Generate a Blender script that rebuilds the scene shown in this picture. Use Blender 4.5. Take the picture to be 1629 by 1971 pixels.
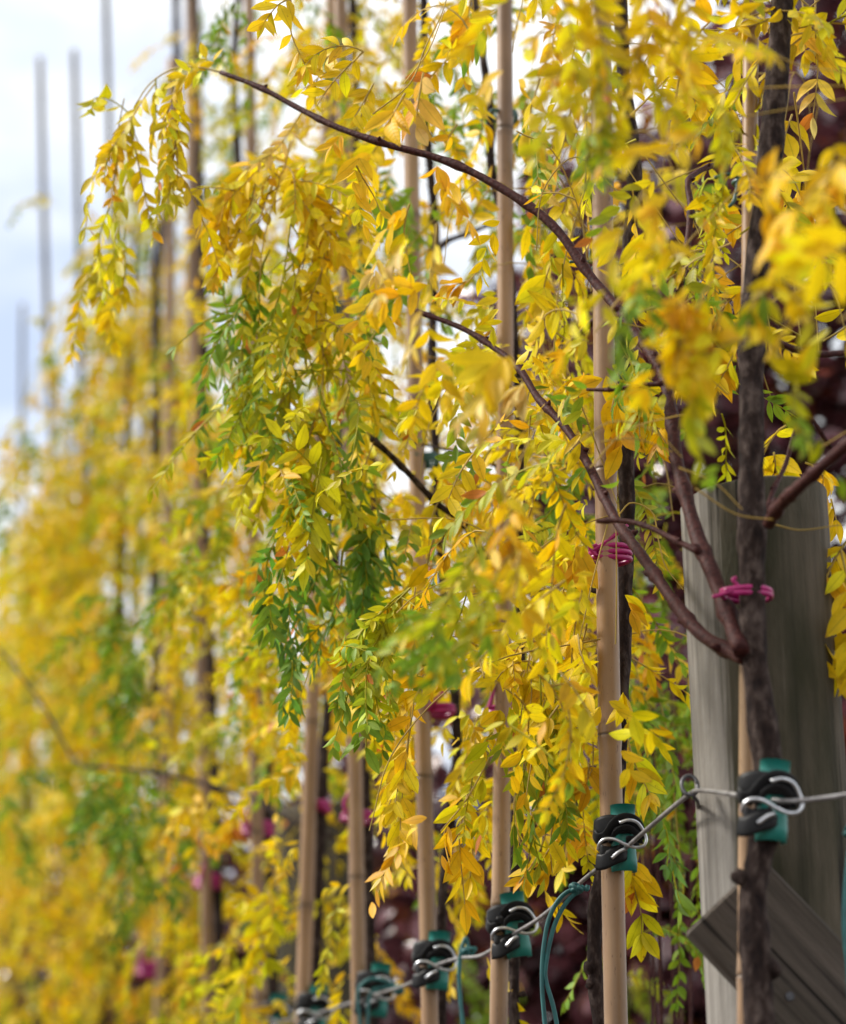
import bpy, math, random
import numpy as np
from mathutils import Vector
SC = bpy.context.scene
for _o in list(bpy.data.objects): bpy.data.objects.remove(_o)
# ------------------------------------------------------------ camera
EYE = np.array([0.0, 0.0, 1.2]); FPX = 4650.0; W, H = 1629.0, 1971.0
PITCH = math.radians(18.0); CP, SP = math.cos(PITCH), math.sin(PITCH)
cam = bpy.data.cameras.new('camera'); co = bpy.data.objects.new('camera', cam)
SC.collection.objects.link(co); SC.camera = co
co.location = EYE.tolist(); co.rotation_euler = (math.radians(90) + PITCH, 0, 0)
cam.sensor_fit = 'VERTICAL'; cam.sensor_height = 36; cam.lens = 36 * FPX / H
cam.clip_start = 0.05; cam.clip_end = 2000
cam.dof.use_dof = True; cam.dof.focus_distance = 2.10; cam.dof.aperture_fstop = 5.0
cam.dof.aperture_blades = 0
# ------------------------------------------------------------ sky
SUN_EL, SUN_AZ = 44.0, -78.0          # azimuth measured from the view direction, negative = left
wd = bpy.data.worlds.new('World'); SC.world = wd; wd.use_nodes = True
nt = wd.node_tree; nt.nodes.clear(); N = nt.nodes.new; L = nt.links.new
out = N('ShaderNodeOutputWorld'); bg = N('ShaderNodeBackground'); bg.inputs[1].default_value = 0.09
sky = N('ShaderNodeTexSky'); sky.sky_type = 'NISHITA'; sky.sun_disc = False
sky.sun_elevation = math.radians(SUN_EL); sky.sun_rotation = math.radians(SUN_AZ)
tc = N('ShaderNodeTexCoord'); mp = N('ShaderNodeMapping'); mp.inputs['Scale'].default_value = (1.0, 1.0, 2.4)
mp.inputs['Location'].default_value = (0.35, 0.2, 0.05)
nz = N('ShaderNodeTexNoise'); nz.inputs['Scale'].default_value = 2.6; nz.inputs['Detail'].default_value = 6
nz.inputs['Roughness'].default_value = 0.55
rp = N('ShaderNodeValToRGB'); rp.color_ramp.elements[0].position = 0.33; rp.color_ramp.elements[1].position = 0.50
mx = N('ShaderNodeMixRGB'); mx.inputs[2].default_value = (9.6, 9.75, 9.9, 1)
sat = N('ShaderNodeMixRGB'); sat.inputs[0].default_value = 0.85; sat.inputs[2].default_value = (5.2, 6.1, 7.9, 1)
L(tc.outputs['Generated'], mp.inputs[0]); L(mp.outputs[0], nz.inputs['Vector']); L(nz.outputs[0], rp.inputs[0])
L(sky.outputs[0], sat.inputs[1]); L(sat.outputs[0], mx.inputs[1]); L(rp.outputs[0], mx.inputs[0])
L(mx.outputs[0], bg.inputs[0]); L(bg.outputs[0], out.inputs[0])
# ------------------------------------------------------------ sun (thin overcast)
sl = bpy.data.lights.new('sun', 'SUN'); sl.energy = 3.6; sl.angle = math.radians(10); sl.color = (1, .95, .87)
so = bpy.data.objects.new('sun', sl); SC.collection.objects.link(so)
_e, _a = math.radians(SUN_EL), math.radians(SUN_AZ)
_d = Vector((math.sin(_a) * math.cos(_e), math.cos(_a) * math.cos(_e), math.sin(_e)))
so.rotation_euler = _d.to_track_quat('Z', 'Y').to_euler()
SC.view_settings.view_transform = 'Standard'; SC.view_settings.look = 'None'
SC.view_settings.exposure = 0.64; SC.view_settings.gamma = 1.0
SC.render.engine = 'CYCLES'
cy = SC.cycles; cy.use_denoising = True
cy.max_bounces = 6; cy.diffuse_bounces = 3; cy.glossy_bounces = 2; cy.transmission_bounces = 4; cy.transparent_max_bounces = 4
cy.use_adaptive_sampling = True; cy.adaptive_threshold = 0.02
cy.sample_clamp_indirect = 6

rng = np.random.default_rng(7); random.seed(7)
def nrm(v): v = np.asarray(v, float); return v / (np.linalg.norm(v) + 1e-9)
def P(px, py, Y):
    """the point on the sight line through photo pixel (px,py) that lies at distance Y in front of the camera"""
    u, v = px - W / 2, H / 2 - py
    return np.array([u, FPX * CP - v * SP, FPX * SP + v * CP]) * (Y / (FPX * CP - v * SP)) + EYE
def pxof(p):
    q = np.asarray(p) - EYE; d = q[1] * CP + q[2] * SP
    return W / 2 + FPX * q[0] / d, H / 2 - FPX * (q[2] * CP - q[1] * SP) / d

# ------------------------------------------------------------ mesh helpers
class MB:
    def __init__(s): s.V = []; s.F = []; s.C = []; s.U = []; s.n = 0
    def add(s, V, F, C=None, U=None):
        V = np.asarray(V, float).reshape(-1, 3); F = np.asarray(F, int).reshape(-1, 3); k = len(V)
        if k == 0: return
        s.V.append(V); s.F.append(F + s.n); s.n += k
        C = np.ones((k, 3)) * .5 if C is None else np.asarray(C, float)
        s.C.append(np.broadcast_to(C, (k, 3))); s.U.append(np.tile([9., 0., 0.], (k, 1)) if U is None else U)
    def build(s, name, mat, parent=None, smooth=True, origin=None):
        V = np.concatenate(s.V); F = np.concatenate(s.F)
        base = np.zeros(3) if origin is None else np.asarray(origin)
        if parent is not None: base = np.array(parent['_w'])
        V = V - base
        me = bpy.data.meshes.new(name)
        me.vertices.add(len(V)); me.vertices.foreach_set('co', V.astype(np.float32).ravel())
        me.loops.add(F.size); me.loops.foreach_set('vertex_index', F.astype(np.int32).ravel())
        me.polygons.add(len(F)); me.polygons.foreach_set('loop_start', np.arange(0, F.size, 3, dtype=np.int32))
        me.polygons.foreach_set('use_smooth', np.full(len(F), smooth))
        me.update(calc_edges=True)
        C = np.concatenate(s.C); C4 = np.ones((len(C), 4), np.float32); C4[:, :3] = C
        at = me.attributes.new('Col', 'FLOAT_COLOR', 'POINT'); at.data.foreach_set('color', C4.ravel())
        au = me.attributes.new('leafuv', 'FLOAT_VECTOR', 'POINT'); au.data.foreach_set('vector', np.concatenate(s.U).astype(np.float32).ravel())
        me.materials.append(mat)
        o = bpy.data.objects.new(name, me); SC.collection.objects.link(o)
        if parent is not None: o.parent = parent
        elif origin is not None: o.location = base.tolist()
        return o
def frame(t, ref=(0, 0, 1)):
    t = nrm(t); r = np.asarray(ref, float)
    if abs(t @ r) > .93: r = np.array([1., 0, 0]) if abs(t[0]) < .8 else np.array([0., 1, 0])
    a = nrm(np.cross(t, r)); return a, np.cross(a, t)
def smooth_curve(pts, n):
    pts = np.asarray(pts, float)
    if len(pts) < 3: return pts[0] + (pts[-1] - pts[0]) * np.linspace(0, 1, n)[:, None]
    d = np.r_[0, np.cumsum(np.linalg.norm(np.diff(pts, axis=0), axis=1) ** .5 + 1e-6)]
    m = np.gradient(pts, d, axis=0, edge_order=1)
    t = np.linspace(0, d[-1], n); i = np.clip(np.searchsorted(d, t, side='right') - 1, 0, len(pts) - 2)
    h = (d[i + 1] - d[i])[:, None]; s = ((t - d[i])[:, None]) / h
    return ((2*s**3-3*s**2+1)*pts[i] + (s**3-2*s**2+s)*h*m[i] + (-2*s**3+3*s**2)*pts[i+1] + (s**3-s**2)*h*m[i+1])
def tube(mb, C, R, k=8, col=None, ref=(0, 0, 1), flat=None, caps=True, jit=0):
    """sweep an ellipse (R, R*flat) along the points C; ref stays parallel to the ellipse's second axis"""
    C = np.asarray(C, float); n = len(C); R = np.broadcast_to(np.asarray(R, float), (n,))
    T = np.gradient(C, axis=0); V = []; a0 = None
    th = np.linspace(0, 2 * math.pi, k, endpoint=False)
    for i in range(n):
        t = nrm(T[i])
        if a0 is None: a, b = frame(t, ref)
        else:
            a = a0 - t * (a0 @ t); a = nrm(a); b = np.cross(a, t)
            if flat is not None: a, b = frame(t, ref)
        a0 = a; rr = R[i] * (1 + (rng.normal(0, jit, k) if jit else 0))
        f = 1 if flat is None else flat
        V.append(C[i] + np.outer(np.cos(th) * rr, a) + np.outer(np.sin(th) * rr * f, b))
    V = np.concatenate(V); F = []
    for i in range(n - 1):
        for j in range(k):
            p, q = i * k + j, i * k + (j + 1) % k
            F += [(p, p + k, q), (q, p + k, q + k)]
    if caps:
        V = np.vstack([V, C[0], C[-1]]); e = n * k
        for j in range(k):
            F += [(e, j, (j + 1) % k), (e + 1, (n - 1) * k + (j + 1) % k, (n - 1) * k + j)]
    mb.add(V, F, col)
def box(mb, O, ax, ay, az):
    O, ax, ay, az = [np.asarray(q, float) for q in (O, ax, ay, az)]
    V = [O + i * ax + j * ay + k * az for i in (0, 1) for j in (0, 1) for k in (0, 1)]
    Q = [(0, 1, 3, 2), (4, 6, 7, 5), (0, 4, 5, 1), (2, 3, 7, 6), (0, 2, 6, 4), (1, 5, 7, 3)]
    VV = []; F = []
    for q in Q:
        b = len(VV); VV += [V[x] for x in q]; F += [(b, b + 1, b + 2), (b, b + 2, b + 3)]
    mb.add(VV, F)
def tag(o, label=None, cat=None, group=None, kind=None):
    if label: o['label'] = label
    if cat: o['category'] = cat
    if group: o['group'] = group
    if kind: o['kind'] = kind
    return o
def thing(name, label, cat, loc, group=None):
    o = bpy.data.objects.new(name, None); SC.collection.objects.link(o)
    o.empty_display_size = .05; o.location = [float(c) for c in loc]; o['_w'] = [float(c) for c in loc]
    return tag(o, label, cat, group)

# ------------------------------------------------------------ materials
def mat(name):
    m = bpy.data.materials.new(name); m.use_nodes = True; t = m.node_tree
    return m, t, t.nodes['Principled BSDF'], t.nodes['Material Output']
def ramp(t, cols):
    r = t.nodes.new('ShaderNodeValToRGB'); e = r.color_ramp.elements
    e[0].position, e[0].color = cols[0][0], (*cols[0][1], 1); e[1].position, e[1].color = cols[-1][0], (*cols[-1][1], 1)
    for p, c in cols[1:-1]: q = e.new(p); q.color = (*c, 1)
    return r
def noise(t, scale, detail=4, stretch=None, rough=.55, coord='Object'):
    c = t.nodes.new('ShaderNodeTexCoord'); n = t.nodes.new('ShaderNodeTexNoise')
    n.inputs['Scale'].default_value = scale; n.inputs['Detail'].default_value = detail; n.inputs['Roughness'].default_value = rough
    m = t.nodes.new('ShaderNodeMapping')
    if stretch: m.inputs['Scale'].default_value = stretch
    t.links.new(c.outputs[coord], m.inputs[0]); t.links.new(m.outputs[0], n.inputs['Vector']); return n
def bump(t, b, src, s, d=.002):
    n = t.nodes.new('ShaderNodeBump'); n.inputs['Strength'].default_value = s; n.inputs['Distance'].default_value = d
    t.links.new(src, n.inputs['Height']); t.links.new(n.outputs[0], b.inputs['Normal'])
def simple(name, cols, scale, rough=.7, stretch=None, bs=.5, bd=.001, metal=0, spec=.5, detail=5):
    m, t, b, o = mat(name); n = noise(t, scale, detail, stretch); r = ramp(t, cols)
    t.links.new(n.outputs[0], r.inputs[0]); t.links.new(r.outputs[0], b.inputs['Base Color'])
    b.inputs['Roughness'].default_value = rough; b.inputs['Metallic'].default_value = metal
    b.inputs['Specular IOR Level'].default_value = spec
    if bs: bump(t, b, n.outputs[0], bs, bd)
    return m
def leaf_mat(name, trans=.42, rough=.5, spec=.25, spots=True, tips=True):
    m, t, b, o = mat(name); A = t.nodes.new('ShaderNodeAttribute'); A.attribute_name = 'Col'
    U = t.nodes.new('ShaderNodeAttribute'); U.attribute_name = 'leafuv'
    S = t.nodes.new('ShaderNodeSeparateXYZ'); t.links.new(U.outputs['Vector'], S.inputs[0])
    col = A.outputs['Color']
    if spots:                                   # brown flecks and mottling that belong to the leaf
        n1 = noise(t, 55, 3); r1 = ramp(t, [(.30, (.80, .80, .80)), (.62, (1.06, 1.06, 1.06))])
        t.links.new(n1.outputs[0], r1.inputs[0]); m1 = t.nodes.new('ShaderNodeMixRGB'); m1.blend_type = 'MULTIPLY'; m1.inputs[0].default_value = 1
        t.links.new(col, m1.inputs[1]); t.links.new(r1.outputs[0], m1.inputs[2])
        n2 = noise(t, 210, 3); r2 = ramp(t, [(.66, (0, 0, 0)), (.76, (.75, .75, .75))]); t.links.new(n2.outputs[0], r2.inputs[0])
        m2 = t.nodes.new('ShaderNodeMixRGB'); m2.inputs[2].default_value = (.33, .12, .015, 1)
        t.links.new(r2.outputs[0], m2.inputs[0]); t.links.new(m1.outputs[0], m2.inputs[1]); col = m2.outputs[0]
    if spots:                                   # dry brown tips and margins on some leaves
        e1 = t.nodes.new('ShaderNodeMath'); e1.operation = 'POWER'; e1.inputs[1].default_value = 5; t.links.new(S.outputs[1], e1.inputs[0])
        n5 = noise(t, 38, 2); e2 = t.nodes.new('ShaderNodeMath'); e2.operation = 'MULTIPLY'; t.links.new(n5.outputs[0], e2.inputs[0]); t.links.new(e1.outputs[0], e2.inputs[1])
        r5 = ramp(t, [(.30, (0, 0, 0)), (.52, (.8, .8, .8))]); t.links.new(e2.outputs[0], r5.inputs[0])
        m5 = t.nodes.new('ShaderNodeMixRGB'); m5.inputs[2].default_value = (.42, .17, .02, 1); t.links.new(r5.outputs[0], m5.inputs[0]); t.links.new(col, m5.inputs[1]); col = m5.outputs[0]
    # midrib and side veins
    ab = t.nodes.new('ShaderNodeMath'); ab.operation = 'ABSOLUTE'; t.links.new(S.outputs[0], ab.inputs[0])
    lt = t.nodes.new('ShaderNodeMath'); lt.operation = 'LESS_THAN'; lt.inputs[1].default_value = .07; t.links.new(ab.outputs[0], lt.inputs[0])
    mr = t.nodes.new('ShaderNodeMixRGB'); mr.blend_type = 'MULTIPLY'; mr.inputs[2].default_value = (.78, .80, .7, 1)
    t.links.new(lt.outputs[0], mr.inputs[0]); t.links.new(col, mr.inputs[1]); col = mr.outputs[0]
    k = t.nodes.new('ShaderNodeMath'); k.operation = 'MULTIPLY_ADD'; k.inputs[1].default_value = -.22; t.links.new(ab.outputs[0], k.inputs[0]); t.links.new(S.outputs[1], k.inputs[2])
    s1 = t.nodes.new('ShaderNodeMath'); s1.operation = 'MULTIPLY'; s1.inputs[1].default_value = 52; t.links.new(k.outputs[0], s1.inputs[0])
    s2 = t.nodes.new('ShaderNodeMath'); s2.operation = 'SINE'; t.links.new(s1.outputs[0], s2.inputs[0])
    bump(t, b, s2.outputs[0], .14, .0004)
    t.links.new(col, b.inputs['Base Color']); b.inputs['Roughness'].default_value = rough; b.inputs['Specular IOR Level'].default_value = spec
    T = t.nodes.new('ShaderNodeBsdfTranslucent'); t.links.new(col, T.inputs[0])
    X = t.nodes.new('ShaderNodeMixShader'); X.inputs[0].default_value = trans
    t.links.new(b.outputs[0], X.inputs[1]); t.links.new(T.outputs[0], X.inputs[2]); t.links.new(X.outputs[0], o.inputs[0])
    return m
M = {}
M['leaf'] = leaf_mat('pinnate_leaves')
M['purple'] = leaf_mat('purple_leaves', .18, .26, .9, False)
M['bark'] = simple('dark_bark', [(.30, (.010, .006, .006)), (.5, (.030, .019, .016)), (.72, (.10, .075, .065))], 150, .9, (1, 1, .5), 1.0, .003, 0, .15)
M['twig'] = simple('red_brown_branch_bark', [(.3, (.022, .006, .006)), (.6, (.058, .015, .013)), (.8, (.12, .06, .045))], 260, .62, (1, 1, 1), .9, .0012, 0, .15)
M['stem'] = simple('straw_coloured_leaf_stalk', [(.3, (.42, .30, .09)), (.7, (.55, .43, .16))], 60, .6, None, 0)
def bamboo_mat():
    m, t, b, o = mat('bamboo'); n = noise(t, 34, 6, (1, 1, .05)); r = ramp(t, [(.28, (.15, .085, .04)), (.5, (.30, .18, .092)), (.72, (.43, .285, .16))])
    t.links.new(n.outputs[0], r.inputs[0]); n2 = noise(t, 420, 3, (1, 1, .22)); r2 = ramp(t, [(.30, (.30, .2, .15)), (.37, (1, 1, 1))]); t.links.new(n2.outputs[0], r2.inputs[0])
    n3 = noise(t, 9, 5, (1, 1, .6)); r3 = ramp(t, [(.33, (.60, .55, .50)), (.62, (1.08, 1.05, 1.0))]); t.links.new(n3.outputs[0], r3.inputs[0])
    x = t.nodes.new('ShaderNodeMixRGB'); x.blend_type = 'MULTIPLY'; x.inputs[0].default_value = .6; t.links.new(r.outputs[0], x.inputs[1]); t.links.new(r2.outputs[0], x.inputs[2])
    y = t.nodes.new('ShaderNodeMixRGB'); y.blend_type = 'MULTIPLY'; y.inputs[0].default_value = 1; t.links.new(x.outputs[0], y.inputs[1]); t.links.new(r3.outputs[0], y.inputs[2])
    A = t.nodes.new('ShaderNodeAttribute'); A.attribute_name = 'Col'
    z = t.nodes.new('ShaderNodeMixRGB'); z.blend_type = 'MULTIPLY'; z.inputs[0].default_value = 1; t.links.new(y.outputs[0], z.inputs[1]); t.links.new(A.outputs['Color'], z.inputs[2])
    t.links.new(z.outputs[0], b.inputs['Base Color']); b.inputs['Roughness'].default_value = .42; bump(t, b, n.outputs[0], .25, .0006); return m
M['bamboo'] = bamboo_mat()
def wood_mat(name, grey, dark, green, gw):
    m, t, b, o = mat(name)
    n = noise(t, 95, 8, (1, 1, .03), .7); r = ramp(t, [(.25, dark), (.45, tuple(.55 * g for g in grey)), (.7, grey)]); t.links.new(n.outputs[0], r.inputs[0])
    n2 = noise(t, 11, 6, (1, 1, .35)); r2 = ramp(t, [(.38, (0, 0, 0)), (.62, (gw, gw, gw))]); t.links.new(n2.outputs[0], r2.inputs[0])
    x = t.nodes.new('ShaderNodeMixRGB'); x.inputs[2].default_value = (*green, 1); t.links.new(r2.outputs[0], x.inputs[0]); t.links.new(r.outputs[0], x.inputs[1])
    n3 = noise(t, 75, 4, (1, 1, .014), .5); r3 = ramp(t, [(.335, (.10, .09, .08)), (.375, (1, 1, 1))]); t.links.new(n3.outputs[0], r3.inputs[0])
    y = t.nodes.new('ShaderNodeMixRGB'); y.blend_type = 'MULTIPLY'; y.inputs[0].default_value = 1; t.links.new(x.outputs[0], y.inputs[1]); t.links.new(r3.outputs[0], y.inputs[2])
    n4 = noise(t, 300, 4, (1, 1, .3)); a = t.nodes.new('ShaderNodeMath'); a.operation = 'MULTIPLY_ADD'; a.inputs[1].default_value = .25
    t.links.new(n4.outputs[0], a.inputs[0]); t.links.new(y.outputs[0], a.inputs[2])
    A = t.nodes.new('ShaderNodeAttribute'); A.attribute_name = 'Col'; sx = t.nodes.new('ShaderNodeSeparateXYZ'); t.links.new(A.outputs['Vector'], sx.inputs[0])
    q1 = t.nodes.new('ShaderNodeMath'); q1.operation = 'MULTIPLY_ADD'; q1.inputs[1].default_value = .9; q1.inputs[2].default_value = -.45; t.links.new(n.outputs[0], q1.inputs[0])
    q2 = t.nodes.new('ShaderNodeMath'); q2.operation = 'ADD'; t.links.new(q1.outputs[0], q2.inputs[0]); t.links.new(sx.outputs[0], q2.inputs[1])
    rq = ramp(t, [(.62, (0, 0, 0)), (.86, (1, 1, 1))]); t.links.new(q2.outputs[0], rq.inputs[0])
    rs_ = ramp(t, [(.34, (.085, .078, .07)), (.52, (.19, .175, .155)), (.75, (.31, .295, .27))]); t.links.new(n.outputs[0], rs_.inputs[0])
    yz = t.nodes.new('ShaderNodeMixRGB'); t.links.new(rq.outputs[0], yz.inputs[0]); t.links.new(y.outputs[0], yz.inputs[1]); t.links.new(rs_.outputs[0], yz.inputs[2]); y = yz  # pale wood tone where Col holds the post's painted side light
    t.links.new(y.outputs[0], b.inputs['Base Color']); b.inputs['Roughness'].default_value = .85; b.inputs['Specular IOR Level'].default_value = .25
    bump(t, b, a.outputs[0], .9, .004); return m
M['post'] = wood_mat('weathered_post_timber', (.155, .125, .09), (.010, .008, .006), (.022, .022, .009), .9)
M['board'] = wood_mat('weathered_board_timber', (.13, .105, .085), (.010, .008, .007), (.038, .033, .02), .5)
M['teal'] = simple('teal_plastic', [(.3, (.006, .15, .125)), (.7, (.010, .22, .18))], 30, .42, None, .1)
M['rubber'] = simple('black_rubber', [(.3, (.005, .005, .006)), (.7, (.012, .012, .013))], 40, .5, None, .15, spec=.22)
M['zinc'] = simple('galvanised_metal', [(.3, (.45, .47, .50)), (.7, (.70, .72, .75))], 160, .32, None, .1, metal=1)
M['wire'] = simple('dull_steel_wire', [(.3, (.16, .15, .15)), (.7, (.36, .35, .35))], 120, .5, None, .3, metal=.55)
M['iron'] = simple('dark_iron', [(.3, (.05, .05, .055)), (.7, (.12, .12, .13))], 120, .5, None, .3, metal=.6)
M['pink'] = simple('magenta_plastic', [(.3, (.26, .002, .085)), (.7, (.40, .005, .15))], 50, .3, None, .1)
M['gtie'] = simple('dark_green_plastic', [(.3, (.008, .05, .042)), (.7, (.018, .09, .075))], 50, .4, None, .1)
M['cord'] = simple('teal_cord', [(.3, (.008, .075, .08)), (.7, (.02, .15, .15))], 260, .55, (1, 1, .3), .5, .0006)
M['oldcane'] = simple('weathered_grey_cane', [(.3, (.07, .06, .05)), (.7, (.16, .145, .12))], 40, .7, (1, 1, .1), .3)
M['soil'] = simple('bark_mulch_soil', [(.3, (.025, .017, .012)), (.55, (.075, .05, .035)), (.8, (.14, .11, .08))], 14, .95, None, .8, .03, detail=10)

# ------------------------------------------------------------ ground
g = MB(); n = 41; xs = np.linspace(-1, 1, n); gx = np.sign(xs) * (abs(xs) ** 3) * 400
X, Yg = np.meshgrid(gx, gx); Z = .05 * np.sin(X * 1.7) * np.cos(Yg * 1.3) * (np.hypot(X, Yg) < 60)
V = np.stack([X, Yg, Z], -1).reshape(-1, 3); F = []
for i in range(n - 1):
    for j in range(n - 1):
        p = i * n + j; F += [(p, p + 1, p + n), (p + 1, p + n + 1, p + n)]
g.add(V, F); tag(g.build('ground', M['soil']), kind='structure')

# ------------------------------------------------------------ foliage
PAL = {'y': (.91, .60, .007), 'o': (.88, .47, .009), 'l': (.61, .55, .009), 'g': (.20, .33, .018), 'k': (.115, .25, .028),
       'b': (.60, .20, .025), 'p': (.72, .52, .13)}
KEEP = []   # stems that stand clear of leaves on their near side: (polyline, half width, distance)
KEEP_ON = [True]
def clear(p):
    ok = np.ones(len(p), bool)
    if not KEEP_ON[0]: return ok
    q = p - EYE; d = q[:, 1] * CP + q[:, 2] * SP
    x = W / 2 + FPX * q[:, 0] / d; y = H / 2 - FPX * (q[:, 2] * CP - q[:, 1] * SP) / d
    for pl, hw, Yk in KEEP:
        near = q[:, 1] < Yk + .01
        for a, b in zip(pl[:-1], pl[1:]):
            ax, ay = a; bx, by = b; dx, dy = bx - ax, by - ay
            t = np.clip(((x - ax) * dx + (y - ay) * dy) / (dx * dx + dy * dy), 0, 1)
            ok &= ~(near & (np.hypot(x - ax - t * dx, y - ay - t * dy) < hw))
    return ok
_t = [.07, .20, .36, .54, .72, .87]; _w = [.30, .72, .97, .98, .72, .34]
TT = np.array([0] + [t for t in _t for _ in range(3)] + [1.0])
TX = np.array([0] + [q * w for w in _w for q in (-1, 0, 1)] + [0])
_F = [(0, 2, 1), (0, 3, 2)]
for _i in range(len(_t) - 1):
    _a, _b = 1 + 3 * _i, 4 + 3 * _i
    _F += [(_a, _a + 1, _b + 1), (_a, _b + 1, _b), (_a + 1, _a + 2, _b + 2), (_a + 1, _b + 2, _b + 1)]
_e = 3 * len(_t) + 1; _F += [(_e - 3, _e - 2, _e), (_e - 2, _e - 1, _e)]
TF = np.array(_F); NV = _e + 1
def leaflets(mb, O, D, Nn, ln, wd, col, fold, curl, twist):
    O, D, Nn = [np.asarray(q, float) for q in (O, D, Nn)]; k = len(O)
    if k == 0: return
    ok = clear(O + D / np.linalg.norm(D, axis=1, keepdims=True) * (np.asarray(ln) * .5)[:, None])
    O, D, Nn, ln, wd, col, fold, curl, twist = [np.asarray(q)[ok] for q in (O, D, Nn, ln, wd, col, fold, curl, twist)]; k = len(O)
    if k == 0: return
    D = D / np.linalg.norm(D, axis=1, keepdims=True)
    S = np.cross(D, Nn); S /= np.linalg.norm(S, axis=1, keepdims=True) + 1e-9; Nn = np.cross(S, D)
    ln, wd, fold, curl, twist = [np.asarray(q, float)[:, None, None] for q in (ln, wd, fold, curl, twist)]
    t = TT[None, :, None]; x = TX[None, :, None]
    c, s = np.cos(twist * t), np.sin(twist * t)
    S2 = S[:, None] * c + Nn[:, None] * s; N2 = Nn[:, None] * c - S[:, None] * s
    V = O[:, None] + D[:, None] * (t * ln * (1 - .25 * np.abs(curl) * t)) + S2 * x * wd + N2 * (fold * abs(x) * wd) + Nn[:, None] * (-curl * ln * t ** 2 * .6)
    F = (TF[None] + (np.arange(k) * NV)[:, None, None]).reshape(-1, 3)
    cc = np.repeat(np.asarray(col)[:, None], NV, 1)
    U = np.stack([np.broadcast_to(TX, (k, NV)), np.broadcast_to(TT, (k, NV)), np.zeros((k, NV))], -1).reshape(-1, 3)
    mb.add(V.reshape(-1, 3), F, cc.reshape(-1, 3), U)
def tint(code, t, k):
    """code: one letter, or two letters = base to tip"""
    a, b = np.array(PAL[code[0]]), np.array(PAL[code[-1]])
    f = np.clip(t + rng.normal(0, .22, k), 0, 1)[:, None]
    c = a * (1 - f) + b * f
    c = c * np.exp(rng.normal(0, .13, (k, 1))) * np.exp(rng.normal(0, .05, (k, 3)))
    odd = rng.random(k); c[odd < .015] = np.array(PAL['o']) * .9; c[odd > .993] = PAL['b']
    return np.clip(c, 0, .86)
def frond(mb, base, d0, Lf, pairs, ll, ww, code, droop=1.0, face=None, up=None):
    """one pinnate leaf: stalk, opposite leaflets and an end leaflet; its stalk may follow given points"""
    m = 9
    if up is None:
        d = nrm(d0); p = np.array(base, float); C = [p]; st = Lf / (m - 1); lat = rng.normal(0, .11, 3); lat[2] *= .4
        for i in range(m - 1):
            d = nrm(d + np.array([0, 0, -1]) * droop * .17 + lat + rng.normal(0, .05, 3)); p = p + d * st; C.append(p)
        C = np.array(C)
    else: C = smooth_curve(up, m)
    T = np.gradient(C, axis=0); T /= np.linalg.norm(T, axis=1, keepdims=True) + 1e-9
    okc = clear(C)
    if up is None and okc.mean() < .6: return
    cut = m if okc.all() else int(np.argmin(okc))
    if not okc[0] or cut < 3: cut = 0
    if cut: tube(mb, C[:cut], np.linspace(.0009, .0004, m)[:cut] * (1 + ll * 8), 3, np.array(PAL['p' if code[0] in 'yop' else 'l']) * .75, caps=False)
    nf = nrm(rng.normal(0, 1, 3) * .6 + (np.array([-.25, -1, .35]) if face is None else np.asarray(face)))
    ts = np.linspace(.16, .97, pairs) + rng.normal(0, .012, pairs)
    ts = np.repeat(np.clip(ts, 0, 1), 2); sg = np.tile([1., -1.], pairs)
    if rng.random() < .8: ts = np.clip(ts + sg * .012, 0, 1)
    keep = rng.random(len(ts)) > rng.choice([.05, .12, .35], p=[.5, .35, .15]); ts, sg = ts[keep], sg[keep]
    ts = np.r_[ts, 1.]; sg = np.r_[sg, 0.]; k = len(ts)
    idx = ts * (m - 1); i0 = np.clip(idx.astype(int), 0, m - 2); fr = (idx - i0)[:, None]
    O = C[i0] * (1 - fr) + C[i0 + 1] * fr; R = T[i0]
    side = np.cross(R, nf); side /= np.linalg.norm(side, axis=1, keepdims=True) + 1e-9
    nn = np.cross(side, R)
    a = np.radians(rng.normal(56, 9, k) - 16 * ts)
    D = R * np.where(sg == 0, 1, np.cos(a))[:, None] + side * (sg * np.sin(a))[:, None] + nn * rng.normal(0, .22, k)[:, None] + np.array([0, 0, -.32])
    NN = nn + side * (-sg * rng.normal(.25, .3, k))[:, None] + rng.normal(0, .28, (k, 3))
    s = (.72 + .38 * np.sin(math.pi * (.15 + .75 * ts))) * rng.normal(1, .09, k)
    leaflets(mb, O, D, NN, ll * s, ww * s * rng.normal(1, .1, k), tint(code, ts, k), rng.normal(.32, .22, k), rng.normal(.16, .28, k), rng.normal(0, .5, k))

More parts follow.
